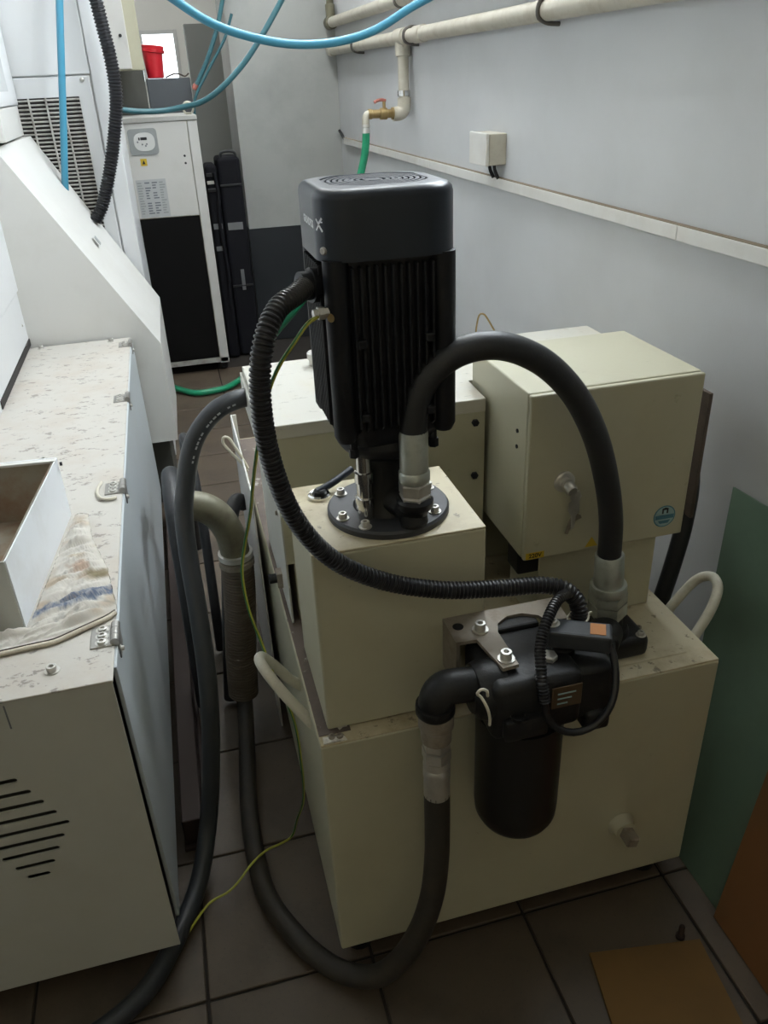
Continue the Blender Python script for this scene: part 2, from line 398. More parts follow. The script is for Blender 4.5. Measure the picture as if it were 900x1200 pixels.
box('lid_flange', HX0-.020, HX0-.014, HY0+.06, HY1+.004, HZ1-.075, HZ1-.012, 'cabinet_paint', hs, .001)
for x, z in ((.505, .945), (.505, .84)):
    hexhead('bolt', (x-.024, HY0, z), (0, -1, 0), .007, .006, 'motor_body', hs)
for y in (1.40, 1.50): socket_screw('screw', (HX0-.003, y, .88), (-1, 0, 0), .0045, .004, hs, 'brown_steel')
socket_screw('screw', (HX0-.003, 1.31, .80), (-1, 0, 0), .0045, .004, hs, 'brown_steel')
lathe('filler_cap', (.247, 1.555, HZ1), (0, 0, 1), [(.012, 0), (.012, .014), (.015, .014), (.015, .026), (.012, .029)], 'steel', hs, n=16)
# clamp bolt that holds the skirt to the rim
cb = lathe('clamp_bolt', (.088, 1.375, .618), (1, 0, 0), [(.010, 0), (.010, .016), (.006, .016), (.006, .03)], 'motor_body', hs, n=16)
box('clamp_block', .104, .122, 1.362, 1.388, .600, .634, 'brown_steel', hs, .002)
# brown end plate towards the wall
box('end_plate', .962, .970, 1.262, 1.50, .66, .935, 'brown_rim', hs, .001)
box('end_bracket', .868, .964, 1.47, 1.50, .68, .72, 'brown_rim', hs, .001)

# white sheet guard standing behind the left rim
gd = thing('sheet_guard', (.09, 1.9, 0), 'narrow pale sheet metal guard against the tank side under the black printed hose', 'guard')
bm = bmesh.new(); abox(bm, .088, .092, 1.62, 2.10, .0, .70, .001, 1); abox(bm, .088, .104, 2.096, 2.10, .0, .70, .001, 1)
fin('sheet', bm, 'warm_white', gd)

# ---------------------------------------------------------------- pump block (box under the pump)
pb = thing('pump_base', (.255, 1.07, TZ1), 'plain cream sheet metal box carrying the black pump on the tank', 'pump base')
box('body', .124, .388, .963, 1.185, TZ1+.0022, .905, 'cream', pb, .004, 3)
box('top_sheet', .1245, .3875, .9635, 1.1845, .9045, .9085, 'cream_top', pb, .0015)
BZ = .9085

# ================================================================ the pump
PX, PY = .262, 1.062
pump = thing('coolant_pump', (PX, PY, BZ), 'tall black finned electric motor pump with grey fan cover', 'pump')
def rsq(h, rc, n=16, cx=PX, cy=PY):
    out = []
    for q in range(4):
        sx, sy = ((1, 1), (-1, 1), (-1, -1), (1, -1))[q]
        for k in range(n):
            a = PI/2*q + PI/2*k/(n-1)
            out.append((cx+sx*(h-rc)+rc*math.cos(a), cy+sy*(h-rc)+rc*math.sin(a)))
    return out
def loft(bm, rings, cap=(True, True)):
    V = [[bm.verts.new((x, y, z)) for x, y in poly] for poly, z in rings]; n = len(V[0])
    for a, b in zip(V, V[1:]):
        for k in range(n): bm.faces.new((a[k], a[(k+1) % n], b[(k+1) % n], b[k]))
    if cap[0]: bm.faces.new(V[0][::-1])
    if cap[1]: bm.faces.new(V[-1])
def circ(r): return [(PX+r*math.cos(a), PY+r*math.sin(a)) for a in (math.atan2(y-PY, x-PX) for x, y in rsq(.1, .05))]
CH, CR, CB, CT = .089, .043, 1.302, 1.384
bm = bmesh.new()
loft(bm, [(rsq(CH-.003, CR-.003), CB+.004), (rsq(CH-.003, CR-.003), CB), (rsq(CH, CR), CB), (rsq(CH, CR), CT-.012), (rsq(CH-.0015, CR-.001), CT-.006), (rsq(CH-.006, CR-.003), CT-.0015), (rsq(CH-.013, CR-.006), CT),
          (circ(.071), CT+.001), (circ(.0695), CT-.006), (circ(.02), CT-.006)], (False, True))
cov = fin('fan_cover', bm, 'motor_cover', pump, 35)
lathe('grille_back', (PX, PY, CT-.0058), (0, 0, 1), [(.069, 0), (.069, .0006)], 'grille_dark', cov, n=40)
ring0 = None
for r in (.0645, .057, .0495, .042, .0345, .027, .0195):
    bm = bmesh.new(); n = 40; prof = ((r-.0024, CT-.003), (r+.0024, CT-.003), (r+.0024, CT+.0005), (r-.0024, CT+.0005))
    V = [[bm.verts.new((PX+rr*math.cos(2*PI*k/n), PY+rr*math.sin(2*PI*k/n), z)) for rr, z in prof] for k in range(n)]
    for k in range(n):
        for q in range(4): bm.faces.new((V[k][q], V[k][(q+1) % 4], V[(k+1) % n][(q+1) % 4], V[(k+1) % n][q]))
    fin('grille_ring', bm, 'motor_cover', cov)
for k in range(-4, 5):
    if k % 2 == 0: continue
    L = .050
    box('grille_bar', PX+k*.0095-.0022, PX+k*.0095+.0022, PY-L, PY+L, CT-.003, CT+.0002, 'motor_cover', cov, .0005, 1)
lathe('hub_disc', (PX, PY, CT-.004), (0, 0, 1), [(.012, 0), (.012, .0045)], 'motor_cover', cov, n=24)
# lettering and mark that run round the cover's left face on to the corner
def wrap(me, s0, z0, flip=False):
    xl = PX-CH; ys = PY-(CH-CR)
    for v in me.vertices:
        s = s0+v.co.x; z = z0+v.co.y; R = CR+.0004
        if s <= 0: p = Vector((xl-.0004, ys-s, z))
        else:
            a = s/CR; p = Vector((xl+CR-R*math.cos(a), ys-R*math.sin(a), z))
        v.co = p
    return me
link('lettering', wrap(text_mesh('GRUNDFOS', .0125, .0006), -.030, 1.343), 'logo_white', cov)
bm = bmesh.new()
def stroke(a, b, w):
    a = Vector(a); b = Vector(b); n = (b-a).normalized(); n = Vector((-n.y, n.x))*w
    bm.faces.new([bm.verts.new((*p, 0)) for p in (a-n, b-n, b+n, a+n)])
stroke((-.008, -.009), (-.0005, -.0008), .0016); stroke((-.0005, .001), (.008, .010), .0018); stroke((-.007, .008), (.0, .0), .0016); stroke((.0005, -.001), (.008, -.010), .0018); stroke((.001, .004), (.009, .004), .001)
me = bpy.data.meshes.new('mark'); bm.to_mesh(me); bm.free()
for v in me.vertices: v.co *= .78
link('mark', wrap(me, .019, 1.345), 'logo_white', cov)
lathe('screw', (PX-CH+.008, PY-CH+.0205, CB+.013), (-.75, -.66, 0), [(.005, 0), (.005, .003), (.0035, .005)], 'steel', cov, n=14)
lathe('screw', (PX+CH-.001, PY-.03, CB+.013), (1, 0, 0), [(.005, 0), (.005, .004), (.0035, .006)], 'steel', cov, n=14)
# stator
bm = bmesh.new(); loft(bm, [(rsq(.062, .03), 1.045), (rsq(.076, .035), 1.066), (rsq(.076, .035), CB+.006)])
st = fin('motor_body', bm, 'motor_body', pump, 35)
def fin_me(l, d, h):
    bm = bmesh.new(); abox(bm, -.0016, .0016, -d/2, d/2, -h/2, h/2, .0006, 1)
    for v in bm.verts:
        if v.co.z < -h/2+.003 and v.co.y < 0: v.co.z += .010
    return bm
fo = None
for face in range(4):
    for k in range(-5, 6):
        off = k*.0103
        ang = face*PI/2; dx, dy = math.sin(ang), -math.cos(ang)
        loc = (PX+dx*.081+math.cos(ang)*off, PY+dy*.081+math.sin(ang)*off, 1.184)
        if fo is None: fo = fin('fin', fin_me(0, .014, .222), 'motor_body', None, None, loc); par(fo, st)
        else: dup(fo, loc, (0, 0, ang), st)
for sx in (-1, 1):
    for sy in (-1, 1):
        lathe('corner_post', (PX+sx*.0695, PY+sy*.0695, 1.062), (0, 0, 1), [(.012, 0), (.0165, .010), (.0165, .242)], 'motor_body', st, n=16)
        lathe('tie_bolt', (PX+sx*.058, PY+sy*.058, 1.032), (0, 0, 1), [(.0075, 0), (.0075, .012), (.005, .012), (.005, .04)], 'motor_body', st, n=6, smooth=None)
# flat plate and earth mark on the near left corner, gland, drain lugs
lathe('earth_mark', (PX-.0695-.0118, PY-.0695-.0117, 1.236), (-.72, -.69, 0), [(.0055, 0), (.0055, .0008)], 'brass', st, n=20)
lathe('cable_gland', (PX-.083, PY-.074, 1.242), (-1, -.15, 0), [(.007, 0), (.007, .006), (.0085, .006), (.0085, .014), (.006, .014), (.006, .02)], 'steel', pump, n=6, smooth=None)
lathe('conduit_port', (PX-.086, PY-.035, 1.268), (-1, -.25, .05), [(.022, -.012), (.022, .012), (.018, .012), (.018, .026)], 'motor_body', pump, n=20)
for k in (-1, 1):
    for z in (1.10, 1.20):
        box('lug', PX+k*.045-.006, PX+k*.045+.006, PY-.093, PY-.078, z-.006, z+.006, 'motor_body', st, .002)
# end shield, motor stool, chamber
lathe('end_shield', (PX, PY, 1.016), (0, 0, 1), [(.054, 0), (.062, .006), (.068, .014), (.068, .022), (.060, .034)], 'motor_body', pump, n=40)
bm = bmesh.new(); alathe(bm, (PX, PY, BZ+.012), (0, 0, 1), [(.052, 0), (.046, .012), (.040, .03), (.040, .075), (.050, .098)], 36)
fin('motor_stool', bm, 'cast_black', pump, 40)
lathe('flange', (PX+.002, PY, BZ), (0, 0, 1), [(.094, 0), (.094, .008), (.091, .0115), (.05, .0115)], 'flange_grey', pump, n=56)
for a in (200, 232, 320, 20, 70, 140):
    socket_screw('flange_bolt', (PX+.080*math.cos(math.radians(a)), PY+.080*math.sin(math.radians(a)), BZ+.0115), (0, 0, 1), .0065, .010, pump)
lathe('steel_column', (.222, 1.030, BZ+.0115), (0, 0, 1), [(.013, 0), (.013, .016), (.0155, .017), (.0155, .034), (.012, .035), (.0125, .058), (.0145, .059), (.0145, .075), (.0115, .076), (.0115, .112)], 'chrome', pump, n=24)
# outlet elbow in front of the chamber
ob = tube('outlet_elbow', [(PX+.004, PY-.03, BZ+.034), (.279, 1.010, BZ+.032), (.283, .993, BZ+.033), (.285, .987, BZ+.045), (.285, .985, BZ+.058)], .0235, 'cast_black', pump, 20, .005)
lathe('elbow_collar', (.285, .985, BZ+.040), (0, 0, 1), [(.025, 0), (.027, .003), (.027, .012), (.022, .017)], 'cast_black', pump, n=24)
lathe('elbow_plug', (.283, .985, BZ+.016), (.1, -.35, -1), [(.021, -.012), (.021, .004), (.014, .010)], 'cast_black', pump, n=20)

# dipstick cap beside the flange
lv = thing('level_plug', (.17, 1.135, BZ), 'chrome ringed plug with black lever beside the pump flange', 'plug')
lathe('ring', (.170, 1.138, BZ), (0, 0, 1), [(.0185, 0), (.0185, .005), (.016, .0075), (.012, .0065), (.012, .003)], 'chrome', lv, n=28)
bm = bmesh.new(); atube(bm, [(.166, 1.136, BZ+.010), (.196, 1.150, BZ+.016), (.232, 1.172, BZ+.024)], .0062, 12, .006)
fin('lever', bm, 'motor_cover', lv, 50)
lathe('hub', (.172, 1.139, BZ+.003), (0, 0, 1), [(.011, 0), (.011, .008), (.008, .011)], 'black_plastic', lv, n=18)

# ================================================================ control box on its pedestal
cbx = thing('control_box', (.66, 1.17, TZ1), 'cream electrical control box with key lock and round blue sticker', 'control box')
X0, X1, Y0, Y1, Z0, Z1 = .508, .816, 1.088, 1.352, .748, 1.052
box('body', X0, X1, Y0+.012, Y1, Z0, Z1, 'cream', cbx, .003)
box('door', X0, X1, Y0, Y0+.011, Z0, Z1-.001, 'cream', cbx, .003)
box('pedestal', .555, .790, 1.122, 1.250, TZ1+.0003, Z0, 'cream', cbx, .003)
box('cable_entry', .515, .575, 1.125, 1.175, .695, Z0, 'black_plastic', cbx, .004)
lk = lathe('lock', (.574, Y0, .893), (0, -1, 0), [(.0185, 0), (.0185, .004), (.016, .006), (.010, .006), (.010, .014)], 'steel', cbx, n=28)
lathe('lock_barrel', (.576, Y0-.010, .889), (.1, -1, -.2), [(.0105, 0), (.0105, .014), (.008, .018)], 'steel', lk, n=18)
kx = .586; ky = Y0-.022
prism('key', [(kx-.010, .872), (kx-.004, .884), (kx+.006, .884), (kx+.010, .874), (kx+.006, .862), (kx-.004, .860)], 'y', ky-.002, ky, 'steel', lk)
prism('key', [(kx-.009, .860), (kx+.001, .866), (kx+.010, .858), (kx+.011, .842), (kx+.005, .834), (kx+.004, .812), (kx-.002, .808), (kx-.003, .834), (kx-.010, .846)], 'y', ky+.003, ky+.005, 'steel', lk)
prism('key', [(kx+.004, .838), (kx+.016, .832), (kx+.018, .826), (kx+.004, .822), (kx-.006, .798), (kx-.011, .800), (kx-.004, .826)], 'y', ky+.006, ky+.0075, 'brown_steel', lk)
sk = lathe('sticker', (.776, Y0, .790), (0, -1, 0), [(.0215, 0), (.0215, .0004)], 'sticker_blue', cbx, n=36, smooth=None)
lathe('sticker_ring', (.776, Y0-.0004, .790), (0, -1, 0), [(.0195, 0), (.0195, .0002)], 'sticker_pale', sk, n=36, smooth=None)
box('sticker_band', .7575, .7945, Y0-.001, Y0-.0006, .785, .793, 'sticker_blue', sk, 0)
prism('sticker_emblem', [(.770, .796), (.770, .806), (.776, .808), (.782, .806), (.782, .796), (.779, .796), (.779, .803), (.773, .803), (.773, .796)], 'y', Y0-.001, Y0-.0006, 'ink', sk)
prism('sticker_emblem', [(.764, .782), (.788, .782), (.784, .776), (.768, .776)], 'y', Y0-.001, Y0-.0006, 'sticker_blue', sk)
s2 = box('voltage_sticker', .512, .546, Y0-.0008, Y0, .7505, .763, 'yellow_sticker', cbx, 0)
text_on('lettering', '220V', .0115, (.529, Y0-.0008, .7568), (1, 0, 0), (0, 0, 1), 'ink', s2, .0003)
prism('warning_sticker', [(.624, .755), (.648, .755), (.636, .774)], 'y', Y0-.0008, Y0, 'yellow_sticker', cbx)
for z in (.975, .947): lathe('side_screw', (X0, 1.135, z), (-1, 0, 0), [(.0035, 0), (.0035, .002)], 'motor_body', cbx, n=10)

# ================================================================ return filter
flt = thing('oil_filter', (.41, .85, .40), 'black oil filter with long bowl hung in front of the tank', 'filter')
FX, FY = .405, .853
lathe('bowl', (FX, FY, .418), (0, 0, 1), [(.030, 0), (.048, .002), (.060, .010), (.0655, .022), (.067, .04), (.067, .228)], 'bowl_black', flt, n=48)
bm = bmesh.new(); abox(bm, .338, .478, .795, .925, .645, .745, .014, 3)
head = fin('filter_head', bm, 'cast_black', flt, 40)
box('rear_arm', .39, .46, .915, .962, .66, .752, 'cast_black', flt, .004)
bm = bmesh.new(); abox(bm, .470, .535, .808, .905, .640, .735, .012, 3)
fin('outlet_block', bm, 'cast_black', flt, 40)
bm = bmesh.new(); abox(bm, .488, .530, .800, .850, .618, .655, .008, 3)
fin('mounting_lug', bm, 'cast_black', flt, 40)
bm = bmesh.new(); abox(bm, .352, .420, .783, .802, .652, .690, .006, 2)
fin('mounting_lug', bm, 'cast_black', flt, 40)
lathe('lug_eye', (.376, .792, .689), (0, 0, 1), [(.013, 0), (.013, .006), (.008, .006), (.008, -.004)], 'cast_black', flt, n=24, cap=False)
lathe('inlet_collar', (.338, FY-.01, .708), (-1, 0, 0), [(.045, -.03), (.045, .0), (.041, .012), (.033, .016), (.030, .02)], 'cast_black', flt, n=36)
# elbow and union to the left
el = tube('inlet_elbow', [(.325, FY-.01, .722), (.300, FY-.01, .726), (.282, FY-.01, .726), (.272, FY-.01, .718), (.268, FY-.01, .704), (.267, FY-.01, .684)], .0255, 'cast_black', flt, 22, .005)
lathe('elbow_collar', (.267, FY-.01, .702), (0, 0, -1), [(.0285, 0), (.029, .004), (.029, .014), (.026, .018)], 'cast_black', flt, n=24)
# bracket plate with an arm and a window
PZ = .757
poly = [(.318, .962), (.506, .962), (.502, .905), (.470, .905), (.462, .925), (.440, .938), (.415, .938), (.395, .925), (.387, .905), (.387, .826), (.362, .824), (.350, .897), (.318, .899)]
prism('bracket_plate', poly, 'z', PZ-.006, PZ, 'brown_steel', flt)
box('bracket_stay', .318, .325, .899, .962, PZ-.09, PZ-.004, 'brown_steel', flt, .001, 1)
lathe('bracket_hole', (.334, .935, PZ), (0, 0, 1), [(.0085, 0), (.0085, .0005)], 'grille_dark', flt, n=18)
for x, y in ((.363, .917), (.374, .842), (.470, .870)):
    socket_screw('bracket_bolt', (x, y, PZ if x < .4 else .745), (0, 0, 1), .0085, .014, flt)
hexhead('hex_plug', (.440, .838, .743), (0, 0, 1), .012, .010, 'steel', flt)
np_ = box('nameplate', .425, .472, .7925, .7945, .690, .728, 'nameplate', flt, .0006, 1)
for k in range(3): box('nameplate_line', .434, .462-.006*k, .7920, .7924, .715-.009*k, .7175-.009*k, 'sticker_pale', np_, 0)
# clogging indicator with plug connector
sn = lathe('indicator', (.470, .860, .735), (0, 0, 1), [(.020, 0), (.020, .012), (.014, .016), (.014, .024)], 'cast_black', flt, n=24)
bm = bmesh.new(); abox(bm, -.045, .045, -.019, .019, -.0145, .0145, .004, 2)
for v in bm.verts: v.co = Matrix.Rotation(math.radians(-28), 3, 'Z') @ v.co + Vector((.488, .842, .772))
cn = fin('plug_connector', bm, 'rubber_grey', flt)
Rz = Matrix.Rotation(math.radians(-28), 3, 'Z')
bm = bmesh.new(); abox(bm, .014, .036, -.013, .013, .0145, .0152)
for v in bm.verts: v.co = Rz @ v.co + Vector((.488, .842, .772))
fin('orange_label', bm, 'orange_sticker', cn)
socket_screw('connector_screw', tuple(Rz @ Vector((-.040, .004, .0145)) + Vector((.488, .842, .772))), (0, 0, 1), .0075, .006, cn)
# white tie hanging off the elbow
tp = [(.330, .800, .735), (.327, .797, .748), (.319, .797, .752), (.314, .799, .744), (.320, .800, .736), (.327, .793, .720), (.331, .792, .700), (.332, .795, .685)]
tag(tube('cable_tie', tp, .0022, 'tie_white', None, 8, .004), 'white plastic cable tie looped on the filter inlet', 'cable tie')

# block on the tank that takes the thick hose
hb = thing('hose_block', (.64, 1.02, TZ1), 'black cast port block on the tank under the hose fitting', 'port block')
bm = bmesh.new(); abox(bm, .590, .705, .975, 1.062, TZ1+.0026, .622, .012, 3); fin('body', bm, 'cast_black', hb, 40)
lathe('boss', (.642, 1.018, .615), (0, 0, 1), [(.040, 0), (.038, .012), (.034, .020)], 'cast_black', hb, n=30)
lathe('stub', (.618, .985, .640), (-.62, -.72, .12), [(.030, -.01), (.030, .03), (.026, .034), (.026, .13)], 'cast_black', hb, n=24)
socket_screw('bolt', (.690, .985, .622), (0, 0, 1), .006, .008, hb)

# ================================================================ hoses at the pump
ph = thing('pressure_hose', (.46, 1.0, .92), 'thick black rubber hose arching from the pump to the filter block', 'hose')
arch = [(.285, .985, 1.055), (.286, .985, 1.080), (.293, .985, 1.118), (.314, .984, 1.150), (.352, .983, 1.172), (.405, .984, 1.174), (.468, .987, 1.146), (.525, .993, 1.092), (.572, 1.000, 1.015), (.606, 1.008, .925), (.625, 1.014, .845), (.630, 1.016, .775), (.631, 1.017, .765)]
tube('hose', arch, .0195, 'rubber', ph, 20, .008)
lathe('ferrule', (.285, .985, 1.008), (0, 0, 1), [(.0205, 0), (.0205, .055), (.0195, .060)], 'zinc', ph, n=28)
lathe('ferrule_ring', (.285, .985, .990), (0, 0, 1), [(.021, 0), (.0225, .003), (.0225, .015), (.020, .018)], 'zinc', ph, n=28)
hexhead('union_nut', (.285, .985, .972), (0, 0, 1), .0235, .018, 'steel', ph)
hexhead('union_nut', (.285, .985, .950), (0, 0, 1), .0235, .021, 'steel', ph)
dn = Vector((.641, 1.018, .628))-Vector((.631, 1.017, .770)); L0 = dn.length; dn.normalize()
q = Vector((.631, 1.017, .782))
lathe('ferrule', q, dn, [(.0225, 0), (.0245, .003), (.0255, .060)], 'zinc', ph, n=28)
lathe('ferrule_ring', q+dn*.060, dn, [(.030, 0), (.0315, .004), (.0315, .016), (.029, .019)], 'zinc', ph, n=28)
hexhead('union_nut', q+dn*.079, dn, .0330, .020, 'zinc', ph)
hexhead('union_nut', q+dn*.099, dn, .0330, .030, 'zinc', ph)
lathe('nipple', q+dn*.128, dn, [(.027, 0), (.027, .02)], 'cast_black', ph, n=24)

rh = thing('return_hose', (.1, .95, 0), 'long black hose drooping from the filter elbow down on to the floor', 'hose')
ex, ey = .268, FY-.01
lathe('brown_adapter', (ex, ey, .684), (0, 0, -1), [(.0255, 0), (.0265, .004), (.0265, .022), (.023, .026), (.023, .050), (.019, .054)], 'brown_steel', rh, n=28)
hexhead('union_nut', (ex, ey, .632), (0, 0, -1), .0215, .016, 'steel', rh)
hexhead('union_nut', (ex, ey, .614), (0, 0, -1), .0225, .020, 'steel', rh)
lathe('ferrule', (ex, ey, .594), (0, 0, -1), [(.020, 0), (.021, .012), (.018, .016), (.021, .022), (.021, .034), (.0195, .038), (.0205, .050), (.0205, .075)], 'steel', rh, n=28)
tube('hose', [(ex, ey, .525), (.268, .843, .44), (.266, .842, .37), (.256, .840, .28), (.232, .842, .19), (.198, .852, .112), (.155, .872, .052), (.105, .91, .026), (.062, .955, .024), (.022, 1.02, .026), (-.014, 1.11, .024), (-.026, 1.22, .022), (-.026, 1.34, .024), (-.016, 1.46, .035), (-.004, 1.56, .060), (.003, 1.62, .090), (.005, 1.65, .130)], .0205, 'old_rubber', rh, 16, .010)

cdt = tag(tube('cable_conduit', [(.160, 1.022, 1.270), (.140, .985, 1.268), (.112, .950, 1.262), (.090, .925, 1.235), (.078, .920, 1.18), (.080, .922, 1.09), (.104, .925, .992), (.150, .925, .920), (.220, .925, .870), (.310, .922, .838), (.400, .920, .824), (.462, .915, .819), (.494, .905, .810), (.510, .895, .790), (.509, .885, .765), (.500, .875, .745)], .0135, 'conduit', None, 16, rib=.0022, pitch=.0062), 'thick black corrugated conduit sweeping from motor side to the filter', 'conduit')
sc = thing('sensor_conduit', (.45, .80, .70), 'thin black corrugated conduit looped in front of the filter head', 'conduit')
tube('conduit', [(.490, .893, .812), (.470, .880, .815), (.446, .858, .808), (.422, .832, .785), (.410, .800, .752), (.410, .785, .715)], .0085, 'conduit', sc, 14, rib=.0016, pitch=.0048)
tube('cable', [(.410, .785, .718), (.414, .782, .690), (.428, .778, .668), (.455, .774, .655), (.485, .772, .662), (.508, .774, .688), (.522, .788, .718), (.526, .806, .748), (.524, .818, .766)], .0055, 'conduit', sc, 12)
tag(tube('cable_tie', [(.5085+.0155*math.cos(a), .887+.0155*math.sin(a), .768+.004*math.cos(a)) for a in [2*PI*k/16 for k in range(17)]] + [(.531, .887, .774)], .0017, 'tie_white', None, 8, .004), 'white cable tie tightened round the thick conduit end', 'cable tie')

ew = thing('earth_wire', (.03, 1.2, 0), 'thin yellow and green earth wire hanging from motor to the floor', 'wire')
ep = [(.168, .985, 1.240), (.150, .975, 1.234), (.130, .965, 1.215), (.108, .97, 1.185), (.087, .985, 1.132), (.070, 1.0, 1.06), (.062, 1.06, .98), (.056, 1.12, .905), (.042, 1.15, .834), (.032, 1.15, .786), (.034, 1.15, .708), (.046, 1.15, .642), (.062, 1.14, .560), (.084, 1.13, .47), (.090, 1.14, .34), (.088, 1.18, .20), (.074, 1.24, .08), (.057, 1.26, .006), (.030, 1.235, .022), (-.004, 1.205, .047), (-.036, 1.180, .049), (-.066, 1.152, .042), (-.09, 1.13, .045), (-.13, 1.11, .05), (-.19, 1.07, .012)]
wpath = tube('core', ep, .0026, 'yellow_wire', ew, 8, .008)
tube('stripe', [(x-.0013, y-.0013, z+.0004) for x, y, z in ep[:19]], .0016, 'green_wire', ew, 6, .008)

# ================================================================ white machine on the left
mc = thing('side_cabinet', (-.55, 2.0, 0), 'low grey green machine cabinet with hinged side door and slotted front', 'cabinet')
CX, CY0, CY1, CZ0, CZ1 = -.186, 1.030, 2.972, .062, .710
bm = bmesh.new(); abox(bm, -1.0, CX-.010, CY0+.030, CY1-.002, CZ0+.01, CZ1-.006, .002); fin('body', bm, 'dark_olive', mc)
bm = bmesh.new(); abox(bm, -1.0, CX, CY0-.002, CY1, CZ1-.004, CZ1, .0015); fin('top_sheet', bm, 'cabinet_top', mc)
fp = box('front_panel', -1.0, CX-.002, CY0, CY0+.003, CZ0, CZ1-.004, 'cabinet_paint', mc, 0)
cutters = []
for k, z in enumerate((.552, .523, .496, .468, .440, .413, .387, .359, .333)):
    hw = .0185 + .0135*(4-abs(k-4)); bm = bmesh.new(); r = .0048; n = 10; cx = -.380
    poly = [(cx+hw-r+r*math.cos(a), z+r*math.sin(a)) for a in [-PI/2+PI*i/n for i in range(n+1)]] + [(cx-hw+r+r*math.cos(a), z+r*math.sin(a)) for a in [PI/2+PI*i/n for i in range(n+1)]]
    cutters.append(prism('cutter', poly, 'y', CY0-.02, CY0+.02, None))
cut(fp, cutters)
box('front_return', CX-.012, CX-.009, CY0+.003, CY0+.06, CZ0+.01, CZ1-.006, 'grille_dark', mc, 0)
box('scratch', -.346, -.3435, CY0-.0004, CY0, .655, .700, 'print_grey', mc, 0)
dr = box('side_door', CX-.003, CX+.004, CY0+.034, CY1-.006, .098, CZ1-.004, 'door_paint', mc, .0015)
box('plinth', -1.0, -.26, 1.12, 2.95, 0, CZ0+.012, 'dark_olive', mc, .003)
def hinge(y, big=False):
    h = box('hinge', CX-.038, CX-.001, y-.029, y+.029, CZ1, CZ1+.0025, 'hinge_steel', mc, .0008, 1)
    for k in (-1, 0, 1): socket_screw('hinge_screw', (CX-.020, y+k*.0175, CZ1+.0025), (0, 0, 1), .0072, .005, h)
    for k in (-1, 0, 1): lathe('knuckle', (CX+.001, y-.0088+k*.0178, CZ1+.005), (0, 1, 0), [(.0075, 0), (.0075, .0168)], 'hinge_steel', h, n=14)
    box('lower_leaf', CX+.004, CX+.0065, y-.024, y+.024, CZ1-.030, CZ1, 'hinge_steel', h, .0008, 1)
    socket_screw('hinge_screw', (CX+.0065, y-.012, CZ1-.019), (1, 0, 0), .0045, .005, h)
for y in (2.88, 2.315, 1.712, 1.145): hinge(y)
for x, y in ((-.487, 2.95), (-.252, 2.945), (-.278, 1.080), (-.375, 1.925)):
    socket_screw('cap_screw', (x, y, CZ1), (0, 0, 1), .008, .010, mc)

mb = thing('machine_enclosure', (-1.3, 2.0, 0), 'white machine tool enclosure rising behind the slotted side cabinet', 'machine')
box('lower_panel', -2.2, -.526, 1.10, 3.005, CZ1+.001, .900, 'white_paint', mb, .003)
box('upper_panel', -2.2, -.520, 1.10, 3.005, .904, 2.15, 'white_paint', mb, .004)
box('vent_strip', -.5262, -.5225, 2.33, 2.985, CZ1+.006, CZ1+.030, 'vent_dark', mb, .001)
for y in (2.40, 2.93): socket_screw('screw', (-.526, y, .80), (1, 0, 0), .004, .003, mb)

fr = thing('sloped_guard', (-.3, 3.2, 0), 'pale sloping sheet metal guard between side cabinet and tall louvred unit', 'guard')
bm = bmesh.new()
A = [(-.62, .29), (-.086, .29), (-.086, .672), (-.486, 1.345), (-.62, 1.345)]
B = [(-.62, .29), (-.074, .29), (-.072, .725), (-.431, 1.352), (-.62, 1.352)]
VA = [bm.verts.new((x, 2.984, z)) for x, z in A]; VB = [bm.verts.new((x, 3.488, z)) for x, z in B]
bm.faces.new(VA); bm.faces.new(VB[::-1])
for k in range(5): bm.faces.new((VA[k], VA[(k+1) % 5], VB[(k+1) % 5], VB[k]))
bmesh.ops.triangulate(bm, faces=[f for f in bm.faces if len(f.verts) == 4 and abs(f.normal.y) < .5])
fin('shell', bm, 'warm_white', fr)
box('foot_post', -.30, -.12, 3.05, 3.45, 0, .291, 'dark_olive', fr, .003)
bm = bmesh.new(); abox(bm, -.016, .016, -.018, .018, -.0015, .0015, .0008, 1)
sl = Vector((.40, 0, -.673)).normalized()
for v in bm.verts: v.co = Vector((-.250, 3.22, 1.010)) + sl*v.co.x + Vector((0, 1, 0))*v.co.y + Vector((sl.z*-1, 0, sl.x))*v.co.z
fin('latch', bm, 'panel_grey', fr)
ub = thing('upper_guard', (-.6, 3.2, 1.345), 'white panelled machine cover above the sloping guard', 'cover')
box('panel', -1.4, -.452, 3.03, 3.485, 1.356, 1.453, 'warm_white', ub, .003)
box('panel', -1.4, -.448, 3.03, 3.485, 1.456, 2.15, 'white_paint', ub, .003)
box('label', -.448, -.4472, 3.05, 3.30, 1.50, 1.62, 'paper', ub, 0)

